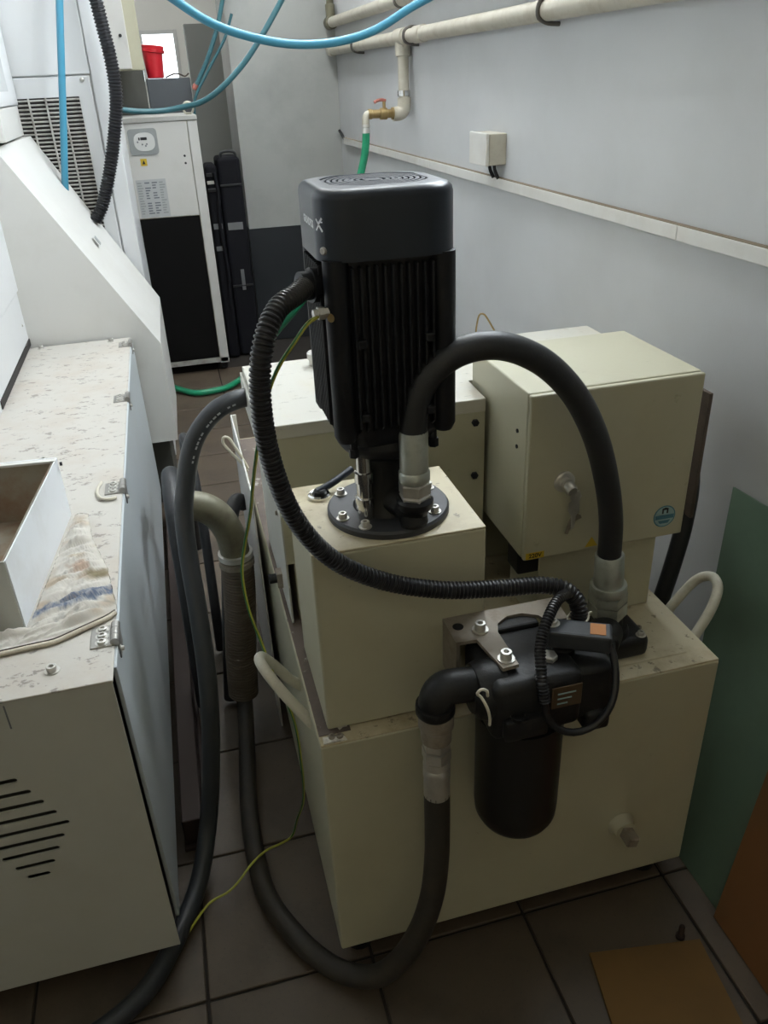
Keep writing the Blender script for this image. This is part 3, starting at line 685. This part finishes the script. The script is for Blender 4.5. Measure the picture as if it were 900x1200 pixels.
tu = thing('louvred_unit', (-.5, 3.9, 0), 'tall white machine cabinet with louvred air grille', 'cabinet')
box('body', -1.3, -.118, 3.515, 4.25, 0, 2.2, 'white_paint', tu, .004)
box('lower_panel', -1.25, -.186, 3.503, 3.515, .4, 1.540, 'white_paint', tu, .003)
box('upper_panel', -1.25, -.182, 3.503, 3.515, 1.545, 2.18, 'white_paint', tu, .003)
box('side_strip', -.179, -.119, 3.505, 3.515, .4, 2.18, 'white_paint', tu, .003)
lathe('knob', (-.214, 3.503, 1.527), (0, -1, 0), [(.008, 0), (.008, .006), (.005, .008)], 'steel', tu, n=16)
gr = box('grille_recess', -.46, -.235, 3.4995, 3.504, .90, 1.474, 'vent_dark', tu, .0005, 1)
s0 = None
for k in range(41):
    z = 1.466-k*.0138
    if s0 is None: s0 = box('slat', -.1125, .1125, -.004, .003, -.0022, .0022, 'slat_grey', None, .0006, 1); s0.location = (-.3475, 3.497, z); s0.rotation_euler = (.5, 0, 0); par(s0, gr)
    else: dup(s0, (-.3475, 3.497, z), (.5, 0, 0), gr)
for x in (-.412, -.353, -.294): box('divider', x-.003, x+.003, 3.488, 3.500, .90, 1.474, 'slat_grey', gr, .0006, 1)

tag(tube('blue_air_hose', [(-.17, 3.44, 2.05), (-.225, 3.40, 1.79), (-.268, 3.40, 1.564), (-.30, 3.40, 1.39), (-.334, 3.40, 1.215), (-.345, 3.42, 1.16)], .0125, 'blue_hose', None, 14, .02), 'blue hose hanging straight down over the louvred grille', 'hose')
tag(tube('machine_conduit', [(-.15, 3.44, 2.05), (-.116, 3.42, 1.80), (-.106, 3.42, 1.689), (-.098, 3.42, 1.585), (-.101, 3.42, 1.477), (-.126, 3.42, 1.366), (-.172, 3.42, 1.224), (-.225, 3.43, 1.10), (-.26, 3.43, 1.05)], .0245, 'conduit', None, 16, rib=.004, pitch=.011), 'black corrugated conduit running down beside the louvred grille', 'conduit')

# tray, rag and hook on the cabinet
tr = thing('sheet_tray', (-.45, 1.4, CZ1), 'white open topped sheet metal tray with rusty inside on the cabinet', 'tray')
tz0, tz1 = CZ1+.001, .843
def wallq(nm, a, b, mi):   # one tray wall between two plan points, white outside, inner sheet against it
    (x0, y0), (x1, y1) = a, b; d = Vector((x1-x0, y1-y0, 0)).normalized(); nrm = Vector((-d.y, d.x, 0))
    return quadsheet(nm, [(x0, y0, tz0), (x1, y1, tz0), (x1, y1, tz1), (x0, y0, tz1)], .0025, mi, tr)
P1, P2, P3, P4 = (-.334, 1.212), (-.291, 1.612), (-.508, 1.635), (-.514, 1.232)
wallq('side_wall', P1, P2, 'tray_white'); wallq('back_wall', P2, P3, 'tray_white'); wallq('side_wall', P3, P4, 'tray_white'); wallq('front_wall', P4, P1, 'cabinet_paint')
def ins(p, q, t): return (p[0]+(q[0]-p[0])*t, p[1]+(q[1]-p[1])*t)
I1, I2, I3, I4 = (-.3385, 1.217), (-.2965, 1.606), (-.503, 1.628), (-.508, 1.237)
for a, b in ((I1, I2), (I2, I3), (I3, I4), (I4, I1)): quadsheet('lining', [(a[0], a[1], tz0+.002), (b[0], b[1], tz0+.002), (b[0], b[1], tz1-.002), (a[0], a[1], tz1-.002)], .0008, 'tray_inside', tr)
prism('tray_floor', [I1, I2, I3, I4], 'z', tz0, tz0+.002, 'tray_inside', tr)
bm = bmesh.new(); d = (Vector(P3)-Vector(P2)).normalized()
abox(bm, 0, .21, -.002, .012, -.004, 0.0012, .0005, 1)
for v in bm.verts: v.co = Vector((P2[0]+d.x*v.co.x+d.y*v.co.y, P2[1]+d.y*v.co.x-d.x*v.co.y*-1-.006, tz1+v.co.z))
fin('rim', bm, 'warm_white', tr)
lathe('rim_screw', (-.285, 1.606, tz1-.012), (1, .1, 0), [(.004, 0), (.004, .005)], 'motor_body', tr, n=10)

# rag: lofted between its tray side and its free side
def poly_at(P, t):
    Ls = [(Vector(b)-Vector(a)).length for a, b in zip(P, P[1:])]; s = t*sum(Ls)
    for (a, b), l in zip(zip(P, P[1:]), Ls):
        if s <= l or (b is P[-1]): return Vector(a).lerp(Vector(b), min(1, s/l))
        s -= l
SA = [(-.281, 1.602), (-.3275, 1.205), (-.36, 1.200), (-.50, 1.205)]
SB = [(-.254, 1.600), (-.240, 1.49), (-.205, 1.36), (-.184, 1.216), (-.187, 1.196), (-.278, 1.148), (-.50, 1.130)]
NU, NV = 150, 56
bm = bmesh.new(); G = []
for i in range(NU+1):
    row = []
    for j in range(NV+1):
        p = poly_at(SA, i/NU).lerp(poly_at(SB, i/NU), j/NV)
        q = Vector((p.x*13-p.y*5, p.y*40-p.x*14, 0)); e = min(1, 3.2*max(0, min(j-1, NV-2-j))/NV+.08)*min(1, 4*min(i+1, NU-i)/NU+.2)
        h = .0030+e*(.032*abs(noise.noise(q))+.010*abs(noise.noise(q*2.1+Vector((5, 3, 0))))+.0022*noise.noise(Vector((p.x*150, p.y*150, 0))))
        edge = .5*math.sin(i*.9)*.001 if j == NV else 0
        row.append(bm.verts.new((p.x+edge, p.y+edge, CZ1+max(.002, h))))
    G.append(row)
faces = []
for i in range(NU):
    for j in range(NV): faces.append(bm.faces.new((G[i][j], G[i+1][j], G[i+1][j+1], G[i][j+1])))
bmesh.ops.solidify(bm, geom=faces, thickness=.0012)
me = bpy.data.meshes.new('rag'); bm.to_mesh(me); bm.free()
ca = me.color_attributes.new('dye', 'FLOAT_COLOR', 'POINT')
def ss(a, b, x): x = max(0., min(1., (x-a)/(b-a))); return x*x*(3-2*x)
for v in me.vertices:
    c = v.co; w = noise.noise(c*45)*.010+noise.noise(c*140)*.006
    col = Vector((.90, .86, .79)).lerp(Vector((.72, .62, .49)), ss(.1, .6, noise.noise(c*28)))
    band = abs((c.y-1.262)-(c.x+.26)*.30)+w
    if c.x > -.36: col = col.lerp(Vector((.20, .25, .36)), (1-ss(.010, .020, band))*(.55+.45*ss(-.2, .2, noise.noise(c*170))))
    d1 = Vector((c.x+.222, c.y-1.345)).length+w; d2 = Vector((c.x+.258, c.y-1.375)).length+w
    col = col.lerp(Vector((.36, .30, .17)), .85*(1-ss(.010, .026, d1))); col = col.lerp(Vector((.66, .42, .26)), .6*(1-ss(.012, .026, d2)))
    g = abs((c.y-1.222)-(c.x+.26)*.30)+w; col = col.lerp(Vector((.30, .29, .26)), .5*(1-ss(.004, .012, g))*ss(-.1, .3, noise.noise(c*60)))
    ca.data[v.index].color = (*col, 1)
rm = mat('rag_dyed', (.7, .65, .56), .9, bump=.15, bscale=420)
at = rm.node_tree.nodes.new('ShaderNodeVertexColor'); at.layer_name = 'dye'
rm.node_tree.links.new(at.outputs['Color'], rm.node_tree.nodes['Principled BSDF'].inputs['Base Color'])
me.materials.append(rm)
rg = link('rag', me, None, None, 180); tag(rg, 'crumpled dirty cream rag with blue stripe under the white tray', 'rag')
hem = [(*poly_at(SB, t/40), CZ1+.0058) for t in range(22, 41)]
tube('hem_stitching', [(x-.001, y+.0075, z+.0012) for x, y, z in hem], .0014, 'thread', rg, 6)
tube('hem', [(x, y+.002, z-.001) for x, y, z in hem], .0042, 'rag', rg, 8)
tag(tube('plastic_hook', [(-.197, 1.655, CZ1+.005), (-.212, 1.652, CZ1+.005), (-.228, 1.660, CZ1+.005), (-.238, 1.685, CZ1+.005), (-.238, 1.715, CZ1+.006), (-.231, 1.738, CZ1+.008)], .0036, 'tie_white', None, 10, .004), 'small white curved hook lying on the cabinet by a hinge', 'hook')

# ================================================================ hoses in the gap between cabinet and tank
bh = thing('printed_hose', (.0, 1.55, .5), 'black hose with white print curving from the housing down under the cabinet', 'hose')
hp = [(.135, 1.53, .945), (.100, 1.515, .955), (.067, 1.505, .953), (.040, 1.50, .943), (.013, 1.50, .920), (-.008, 1.50, .893), (-.026, 1.50, .855), (-.042, 1.50, .80), (-.056, 1.49, .74), (-.061, 1.46, .66), (-.060, 1.40, .56), (-.064, 1.33, .42), (-.085, 1.29, .25), (-.115, 1.26, .10), (-.15, 1.17, .038), (-.205, 1.06, .026), (-.26, .98, .024), (-.34, .93, .024), (-.50, .90, .024)]
tube('hose', hp, .0190, 'rubber_grey', bh, 18, .008)
pth = resample(catmull(hp, .004), .0105)
for i in range(7, 22):
    if i % 5 == 4: continue
    p, t = pth[i], (pth[i+1]-pth[i-1]).normalized(); out = (cam.location-p); out = (out-t*out.dot(t)).normalized(); out = (Matrix.Rotation(-.45, 3, t) @ out)
    sd = t.cross(out).normalized(); bm = bmesh.new()
    L2 = random.uniform(.0026, .0042); w2 = .0018
    V = [bm.verts.new(p+out*(.0192)+t*a*L2+sd*b*w2) for a, b in ((-1, -1), (1, -1), (1, 1), (-1, 1))]; bm.faces.new(V)
    fin('print_mark', bm, 'hose_print', bh)
sh = thing('suction_hose', (.02, 1.65, 0), 'fat brown ribbed hose with clamp standing between cabinet and tank', 'hose')
tube('hose', [(.037, 1.65, .50), (.034, 1.65, .44), (.025, 1.65, .34), (.014, 1.65, .24), (.008, 1.65, .16), (.005, 1.65, .115)], .039, 'brown_hose', sh, 22, .01, rib=.0022, pitch=.008)
tube('elbow', [(-.072, 1.65, .675), (-.065, 1.65, .674), (-.024, 1.65, .664), (.008, 1.65, .638), (.028, 1.65, .595), (.036, 1.65, .545), (.037, 1.65, .500)], .034, 'olive_pipe', sh, 20, .008)
lathe('clamp', (.037, 1.65, .535), (0, 0, -1), [(.036, 0), (.0405, .001), (.0405, .014), (.036, .015)], 'steel', sh, n=28)
lathe('clamp', (.037, 1.65, .514), (0, 0, -1), [(.037, 0), (.0415, .001), (.0415, .013), (.037, .014)], 'brown_steel', sh, n=28)
gap = [([(-.105, 2.30, .026), (-.100, 2.25, .30), (-.095, 2.12, .52), (-.092, 1.96, .60), (-.090, 1.82, .56), (-.090, 1.76, .42), (-.095, 1.75, .20), (-.098, 1.74, .026)], .024, 'black hose arched over the gap closest to the grey cabinet door'),
       ([(.0855, 1.95, .50), (.068, 1.93, .525), (.042, 1.88, .50), (.005, 1.78, .30), (-.02, 1.76, .10), (-.03, 1.75, .021)], .020, 'black hose standing upright behind the brown suction hose'),
       ([(-.07, 2.60, .02), (-.060, 2.50, .30), (-.050, 2.36, .55), (-.038, 2.22, .53), (-.032, 2.10, .38), (-.035, 2.0, .20), (-.04, 1.98, .015)], .014, 'thin black cable arched over the gap behind the printed hose')]
for pts, r, lab in gap: tag(tube('black_hose', pts, r, 'rubber', None, 16, .012), lab, 'hose', 'hoses in the gap')
tag(tube('wire_loop', [(.098, 1.80, .665), (.085, 1.80, .690), (.062, 1.80, .725), (.050, 1.80, .748), (.054, 1.80, .762), (.064, 1.80, .758), (.075, 1.80, .735), (.092, 1.80, .695), (.10, 1.80, .672)], .0035, 'tie_white', None, 8, .006), 'white looped handle on the far side of the tank', 'handle')
bm = bmesh.new()
prism_o = thing('base_rail', (-.1, 1.9, 0), 'dark reddish brown machine base rail on the floor beside the cabinet door', 'base rail')
box('rail', -.172, -.128, 1.30, 2.9, 0, .085, 'dark_rail', prism_o, .003)
box('rail_foot', -.176, -.120, 1.29, 2.9, 0, .012, 'dark_rail', prism_o, .002)

# ================================================================ chiller and things at the back
ch = thing('chiller', (-.03, 4.9, 0), 'cream cooling unit with control panel and black lower front', 'cooling unit')
Y = 4.67
box('body', -.27, .232, Y+.012, 5.12, .06, 1.335, 'cream', ch, .004)
box('top_plate', -.278, .238, Y-.008, 5.13, 1.335, 1.358, 'warm_white', ch, .004)
box('right_post', .186, .236, Y, Y+.014, .05, 1.333, 'warm_white', ch, .003)
box('upper_front', -.268, .183, Y, Y+.012, .876, 1.333, 'warm_white', ch, .003)
box('lower_grille', -.268, .183, Y+.004, Y+.014, .085, .872, 'black_mesh', ch, .002)
box('bottom_rail', -.27, .232, Y, Y+.02, .055, .083, 'slat_grey', ch, .002)
for x in (-.24, .2):
    lathe('caster', (x, Y+.06, 0), (0, 0, 1), [(.02, 0), (.03, .01), (.03, .05), (.02, .061)], 'black_plastic', ch, n=14)
bz = prism('control_panel', [(cx+.018*math.cos(a), cz+.018*math.sin(a)) for cx, cz, a0 in ((.008, 1.290, 0), (-.099, 1.290, PI/2), (-.099, 1.203, PI), (.008, 1.203, 1.5*PI)) for a in [a0+PI/2*k/6 for k in range(7)]], 'y', Y-.006, Y, 'panel_grey', ch)
bm = bmesh.new(); n = 32
prism('panel_face', [(-.040+.052*math.copysign(abs(math.cos(a))**.75, math.cos(a)), 1.247+.043*math.copysign(abs(math.sin(a))**.75, math.sin(a))) for a in [2*PI*k/n for k in range(n)]], 'y', Y-.009, Y-.006, 'panel_white', bz)
box('display', -.058, -.026, Y-.011, Y-.009, 1.255, 1.268, 'ink', bz, .001)
box('display', -.068, -.061, Y-.011, Y-.009, 1.255, 1.268, 'ink', bz, .001)
for x, z in ((-.074, 1.247), (-.052, 1.235), (-.036, 1.228), (-.030, 1.236)): lathe('button', (x, Y-.009, z), (0, -1, 0), [(.0042, 0), (.0042, .002)], 'print_grey', bz, n=10)
ws = box('warning_label', -.076, -.044, Y-.0008, Y, 1.134, 1.168, 'yellow_sticker', ch, 0)
prism('warning_sign', [(-.068, 1.142), (-.052, 1.142), (-.060, 1.162)], 'y', Y-.0014, Y-.0009, 'ink', ws)
sd = box('instruction_label', -.118, .034, Y-.0008, Y, .882, 1.068, 'paper', ch, 0)
random.seed(11)
for c in range(4):
    for r in range(13):
        if c in (1, 2) and random.random() < .15: continue
        x = -.112+c*.037; w = random.uniform(.014, .030)
        box('print_line', x, x+w, Y-.0013, Y-.0009, 1.052-r*.0125-.0030, 1.052-r*.0125+.0030, 'print_grey' if c in (1, 2) else 'panel_grey', sd, 0)
box('side_label', -.168, -.142, Y-.0008, Y, .876, .94, 'yellow_sticker', ch, 0)
for z in (1.135, 1.17): lathe('latch', (.150, Y, z), (0, -1, 0), [(.006, 0), (.006, .004)], 'ink', ch, n=8)
tube('lifting_eye', [(.205+.026*math.cos(a), 4.75, 1.388+.028*math.sin(a)) for a in [-.9+2*PI*k/20*.92 for k in range(20)]], .006, 'eye_steel', ch, 10, .006)
lathe('eye_base', (.205, 4.75, 1.357), (0, 0, 1), [(.015, 0), (.015, .008), (.008, .012)], 'eye_steel', ch, n=16)

tag(tube('blue_air_hose', [(.95, 4.3, 2.2), (.82, 4.42, 2.0), (.701, 4.5, 1.831), (.595, 4.5, 1.694), (.486, 4.5, 1.572), (.346, 4.52, 1.458), (.255, 4.58, 1.412), (.16, 4.62, 1.394), (.06, 4.62, 1.384), (-.08, 4.60, 1.392), (-.20, 4.56, 1.42)], .0135, 'teal_hose', None, 14, .02), 'teal hose drooping over the chiller top past the lifting eye', 'hose')
tag(tube('blue_air_hose', [(-.45, 2.45, 2.95), (-.28, 2.35, 2.25), (-.06, 2.25, 1.80), (.099, 2.2, 1.667), (.179, 2.2, 1.618), (.274, 2.2, 1.587), (.375, 2.2, 1.571), (.479, 2.2, 1.575), (.566, 2.2, 1.596), (.653, 2.2, 1.638), (.76, 2.2, 1.69), (.92, 2.22, 1.85), (1.02, 2.25, 2.3), (1.05, 2.25, 2.95)], .0098, 'blue_hose', None, 14, .015), 'light blue hose sagging across the gap in front of the wall pipes', 'hose')
th = thing('teal_hose', (.3, 5.15, 1.4), 'dark teal hose hanging behind the chiller with pink end connector', 'hose')
tube('hose', [(.52, 5.14, 2.0), (.440, 5.15, 1.769), (.362, 5.15, 1.610), (.278, 5.15, 1.480)], .012, 'teal_hose', th, 12, .02)
lathe('connector', (.285, 5.15, 1.492), (-.085, 0, -.13), [(.014, 0), (.016, .004), (.016, .022), (.01, .03)], 'red_tap', th, n=16)
tag(tube('teal_hose', [(.52, 5.12, 1.82), (.469, 5.13, 1.708), (.366, 5.13, 1.568), (.263, 5.13, 1.413), (.25, 5.14, 1.30)], .008, 'teal_hose', None, 12, .02), 'thin dark teal hose crossing behind the chiller corner', 'hose')

# black cases beside the chiller
def case(x0, x1, y0, y1, z1, label):
    t = thing('tool_case', ((x0+x1)/2, (y0+y1)/2, 0), label, 'case', 'black cases beside the chiller')
    box('body', x0, x1, y0, y1, 0, z1, 'bag_black', t, .02, 3)
    return t
c1 = case(.325, .455, 4.93, 5.16, 1.13, 'upright black case with top handle beside the pillar')
tube('handle', [(.352, 4.96, 1.128), (.356, 4.96, 1.150), (.375, 4.96, 1.158), (.415, 4.96, 1.158), (.432, 4.96, 1.150), (.436, 4.96, 1.128)], .008, 'black_plastic', c1, 10, .006)
box('grey_strip', .345, .430, 4.926, 4.931, .745, .785, 'bag_strip', c1, .001)
for z in (.42, .98): box('ridge', .33, .45, 4.924, 4.931, z, z+.012, 'black_plastic', c1, .002)
box('pale_tag', .385, .405, 4.924, 4.930, .40, .52, 'bag_strip', c1, .001)
c2 = case(.255, .320, 4.90, 5.10, 1.10, 'narrow black case against the chiller side with grey strips')
box('grey_strip', .262, .312, 4.896, 4.901, .760, .790, 'bag_strip', c2, .001)
box('grey_strip', .262, .312, 4.896, 4.901, .640, .665, 'bag_strip', c2, .001)
for z in (.96, 1.00, 1.04): box('buckle', .258, .300, 4.892, 4.901, z, z+.018, 'slat_grey' if z == 1.0 else 'black_plastic', c2, .002)
tube('strap', [(.30, 4.89, 1.06), (.312, 4.885, .95), (.298, 4.885, .80), (.310, 4.885, .55), (.30, 4.89, .3)], .010, 'bag_black', c2, 10, .02)

hc = thing('wall_cupboard', (-.1, 5.0, 1.57), 'small cream cupboard hung high behind the chiller', 'cupboard')
box('body', -.42, .020, 4.80, 5.02, 1.57, 2.3, 'cream', hc, .003)
box('door', -.42, -.040, 4.785, 4.80, 1.575, 2.3, 'warm_white', hc, .003)
lathe('knob', (-.072, 4.785, 1.72), (0, -1, 0), [(.006, 0), (.008, .01)], 'ink', hc, n=10)
dk = thing('grey_locker', (.05, 5.55, 0), 'dark grey locker behind the chiller carrying a red bucket', 'locker')
box('body', .02, .262, 5.30, 5.75, .0, 1.530, 'dark_grey', dk, .004)
tag(box('dark_locker', -.6, .012, 5.22, 5.7, 0, 1.60, 'dark_olive', None, .004), 'dark olive locker under the hung cupboard behind the chiller', 'locker')
rb = thing('red_bucket', (.085, 5.45, 1.53), 'red plastic bucket on the grey locker by the window', 'bucket')
lathe('body', (.078, 5.45, 1.532), (0, 0, 1), [(.040, 0), (.046, .004), (.056, .135), (.054, .137), (.045, .01)], 'red_plastic', rb, n=28)
lathe('rim', (.080, 5.45, 1.660), (.12, 0, 1), [(.058, 0), (.066, .004), (.066, .016), (.060, .018), (.062, .034), (.057, .038), (.05, .03)], 'red_plastic', rb, n=28, cap=False)
tag(tube('locker_cable', [(.13, 5.36, 1.533), (.16, 5.36, 1.545), (.19, 5.35, 1.552), (.215, 5.36, 1.546), (.24, 5.37, 1.536), (.262, 5.36, 1.55)], .004, 'brown_rim', None, 8, .008), 'short brown cable lying on the grey locker', 'cable')

# ================================================================ pipes on the right wall
px = XW-.036
lp = thing('water_pipe', (px, 2.8, 1.63), 'cream plastic water pipe along the wall with tee and drop to tap', 'pipe')
lathe('pipe', (px, .6, 1.632), (0, 1, 0), [(.026, 0), (.026, 4.57)], 'pipe_plastic', lp, n=24)
lathe('coupling', (px, 3.40, 1.632), (0, 1, 0), [(.026, 0), (.031, .004), (.031, .10), (.026, .104)], 'pipe_plastic', lp, n=24)
lathe('end_cap', (px, 5.10, 1.632), (0, 1, 0), [(.031, 0), (.031, .07), (.026, .08)], 'pipe_plastic', lp, n=24)
lathe('tee', (px, 3.63, 1.632), (0, 1, 0), [(.026, 0), (.034, .003), (.034, .13), (.026, .134)], 'pipe_plastic', lp, n=24)
lathe('tee_branch', (px, 3.695, 1.615), (0, 0, -1), [(.032, 0), (.032, .05), (.024, .053)], 'pipe_plastic', lp, n=24)
lathe('drop_pipe', (px, 3.695, 1.60), (0, 0, -1), [(.023, 0), (.023, .22)], 'pipe_plastic', lp, n=20)
lathe('steel_band', (px, 3.695, 1.438), (0, 0, -1), [(.024, 0), (.027, .001), (.027, .022), (.024, .023)], 'chrome', lp, n=24)
tube('elbow', [(px, 3.695, 1.41), (px, 3.695, 1.385), (px-.006, 3.695, 1.362), (px-.026, 3.695, 1.350), (px-.050, 3.695, 1.350)], .029, 'pipe_plastic', lp, 18, .006)
for y in (2.30, 3.58, 4.52):
    c = tube('pipe_clip', [(XW-.001, y, 1.600), (px, y, 1.603), (px-.026, y, 1.615), (px-.030, y, 1.632), (px-.024, y, 1.652), (px, y, 1.662), (XW-.001, y, 1.662)], .006, 'pipe_clip', lp, 8, .008)
vl = thing('garden_tap', (.97, 3.695, 1.35), 'brass ball tap with red lever at the pipe end above the green hose', 'tap')
lathe('body', (px-.045, 3.695, 1.352), (-1, 0, .02), [(.024, 0), (.024, .012), (.017, .014), (.017, .03), (.023, .034), (.023, .062), (.017, .066), (.017, .098), (.020, .100), (.020, .115)], 'brass', vl, n=20)
tube('spout', [(.918, 3.695, 1.355), (.902, 3.695, 1.353), (.893, 3.695, 1.340), (.891, 3.695, 1.315)], .016, 'pipe_plastic', vl, 14, .006)
lathe('barb', (.891, 3.695, 1.316), (0, 0, -1), [(.018, 0), (.018, .010), (.014, .012), (.017, .020), (.017, .034)], 'steel', vl, n=18)
lathe('stem', (.975, 3.695, 1.37), (0, 0, 1), [(.007, 0), (.007, .03)], 'brass', vl, n=12)
tube('lever', [(.982, 3.695, 1.402), (.965, 3.692, 1.406), (.945, 3.688, 1.404), (.930, 3.686, 1.398)], .0065, 'red_tap', vl, 10, .005)
tag(tube('green_hose', [(.891, 3.695, 1.285), (.886, 3.70, 1.22), (.868, 3.71, 1.14), (.83, 3.73, 1.02), (.74, 3.74, .82), (.66, 3.75, .69), (.568, 3.78, .58), (.444, 4.1, .331), (.37, 4.28, .16), (.316, 4.38, .06), (.25, 4.37, .028), (.184, 4.31, .020), (.10, 4.28, .020), (.02, 4.28, .020), (-.06, 4.36, .020), (-.12, 4.45, .020)], .0165, 'green_hose', None, 14, .02), 'green garden hose from the wall tap down to the far floor', 'hose')
up = thing('upper_pipe', (px, 4.2, 1.76), 'upper cream water pipe on the wall with corner riser', 'pipe')
lathe('pipe', (px, 1.2, 1.765), (0, 1, 0), [(.026, 0), (.026, 3.95)], 'pipe_plastic', up, n=24)
lathe('corner_fitting', (px, 5.09, 1.765), (0, 1, 0), [(.026, 0), (.034, .003), (.034, .08), (.028, .09)], 'olive_pipe', up, n=24)
lathe('riser', (px, 5.13, 1.78), (0, 0, 1), [(.026, 0), (.026, .07), (.020, .075), (.020, .10), (.012, .105), (.012, 1.1)], 'olive_pipe', up, n=20)
for y in (3.7, 2.2): tube('pipe_clip', [(XW-.001, y, 1.733), (px, y, 1.736), (px-.026, y, 1.748), (px-.030, y, 1.765), (px-.024, y, 1.785), (px, y, 1.795), (XW-.001, y, 1.795)], .006, 'pipe_clip', up, 8, .008)

tk = thing('cable_trunking', (XW-.01, 2.5, 1.155), 'white plastic cable trunking running level along the right wall', 'trunking')
for y0, y1 in ((.2, 1.62), (1.621, 3.40), (3.401, 5.06)): box('trunking_length', XW-.018, XW, y0, y1, 1.152, 1.184, 'trunk_white', tk, .002)
mat('dust_brown', (.20, .16, .11), .9)
box('dust_line', XW-.0165, XW-.0005, .2, 5.06, 1.184, 1.1856, 'dust_brown', tk, 0)
tag(tube('cable_end', [(XW-.008, 5.05, 1.17), (XW-.008, 5.10, 1.182), (XW-.010, 5.14, 1.20), (XW-.012, 5.185, 1.216)], .008, 'ink', None, 10, .01), 'black cable end poking out of the far trunking end', 'cable')
sb = thing('junction_box', (XW-.03, 2.7, 1.225), 'small cream junction box on the wall above the trunking', 'junction box')
box('body', XW-.060, XW, 2.640, 2.790, 1.226, 1.320, 'pipe_plastic', sb, .003)
box('cover', XW-.072, XW-.060, 2.638, 2.792, 1.224, 1.322, 'trunk_white', sb, .003)
for y in (2.668, 2.71): tube('cable', [(XW-.03, y, 1.228), (XW-.028, y, 1.21), (XW-.016, y-.004, 1.182)], .006, 'ink', sb, 8, .006)

tag(tube('loose_wire', [(.604, 1.590, .988), (.607, 1.592, 1.020), (.615, 1.594, 1.045), (.624, 1.594, 1.044), (.634, 1.592, 1.030), (.644, 1.590, 1.012), (.658, 1.588, .988)], .002, 'brass', None, 8, .005), 'thin bent wire sticking up behind the housing lid', 'wire')
tag(tube('wall_cable', [(.992, 1.42, .86), (.992, 1.36, .80), (.985, 1.31, .73), (.972, 1.29, .64), (.952, 1.28, .54), (.93, 1.28, .42), (.915, 1.30, .25), (.905, 1.35, .03)], .0185, 'rubber', None, 14, .012), 'black cable dropping behind the control box towards the wall floor', 'cable')

# ================================================================ sheets on the right and floor pieces
gs = quadsheet('green_sheet', [(.852, .30, .002), (.852, 1.03, .002), (1.086, 1.30, .695), (1.086, .40, .745)], .006, 'green_sheet'); tag(gs, 'dull green sheet leaning on the wall beside the tank', 'sheet')
cb1 = quadsheet('cardboard_sheet', [(.838, .30, .003), (.838, .83, .003), (1.03, .94, .60), (1.03, .35, .66)], .006, 'cardboard_red'); tag(cb1, 'brown cardboard sheet leaning in front of the green sheet', 'cardboard')
cb2 = quadsheet('cardboard_piece', [(.566, .828, .001), (.782, .794, .001), (.735, .42, .001), (.50, .46, .001)], -.006, 'cardboard'); tag(cb2, 'flat brown cardboard piece lying on the floor tiles', 'cardboard')
tag(lathe('floor_bolt', (.752, .812, 0), (0, 0, 1), [(.009, 0), (.009, .006), (.0055, .007), (.0055, .032), (.004, .034)], 'dark_rail', None, n=12), 'small rusty bolt standing on the floor by the cardboard', 'bolt')
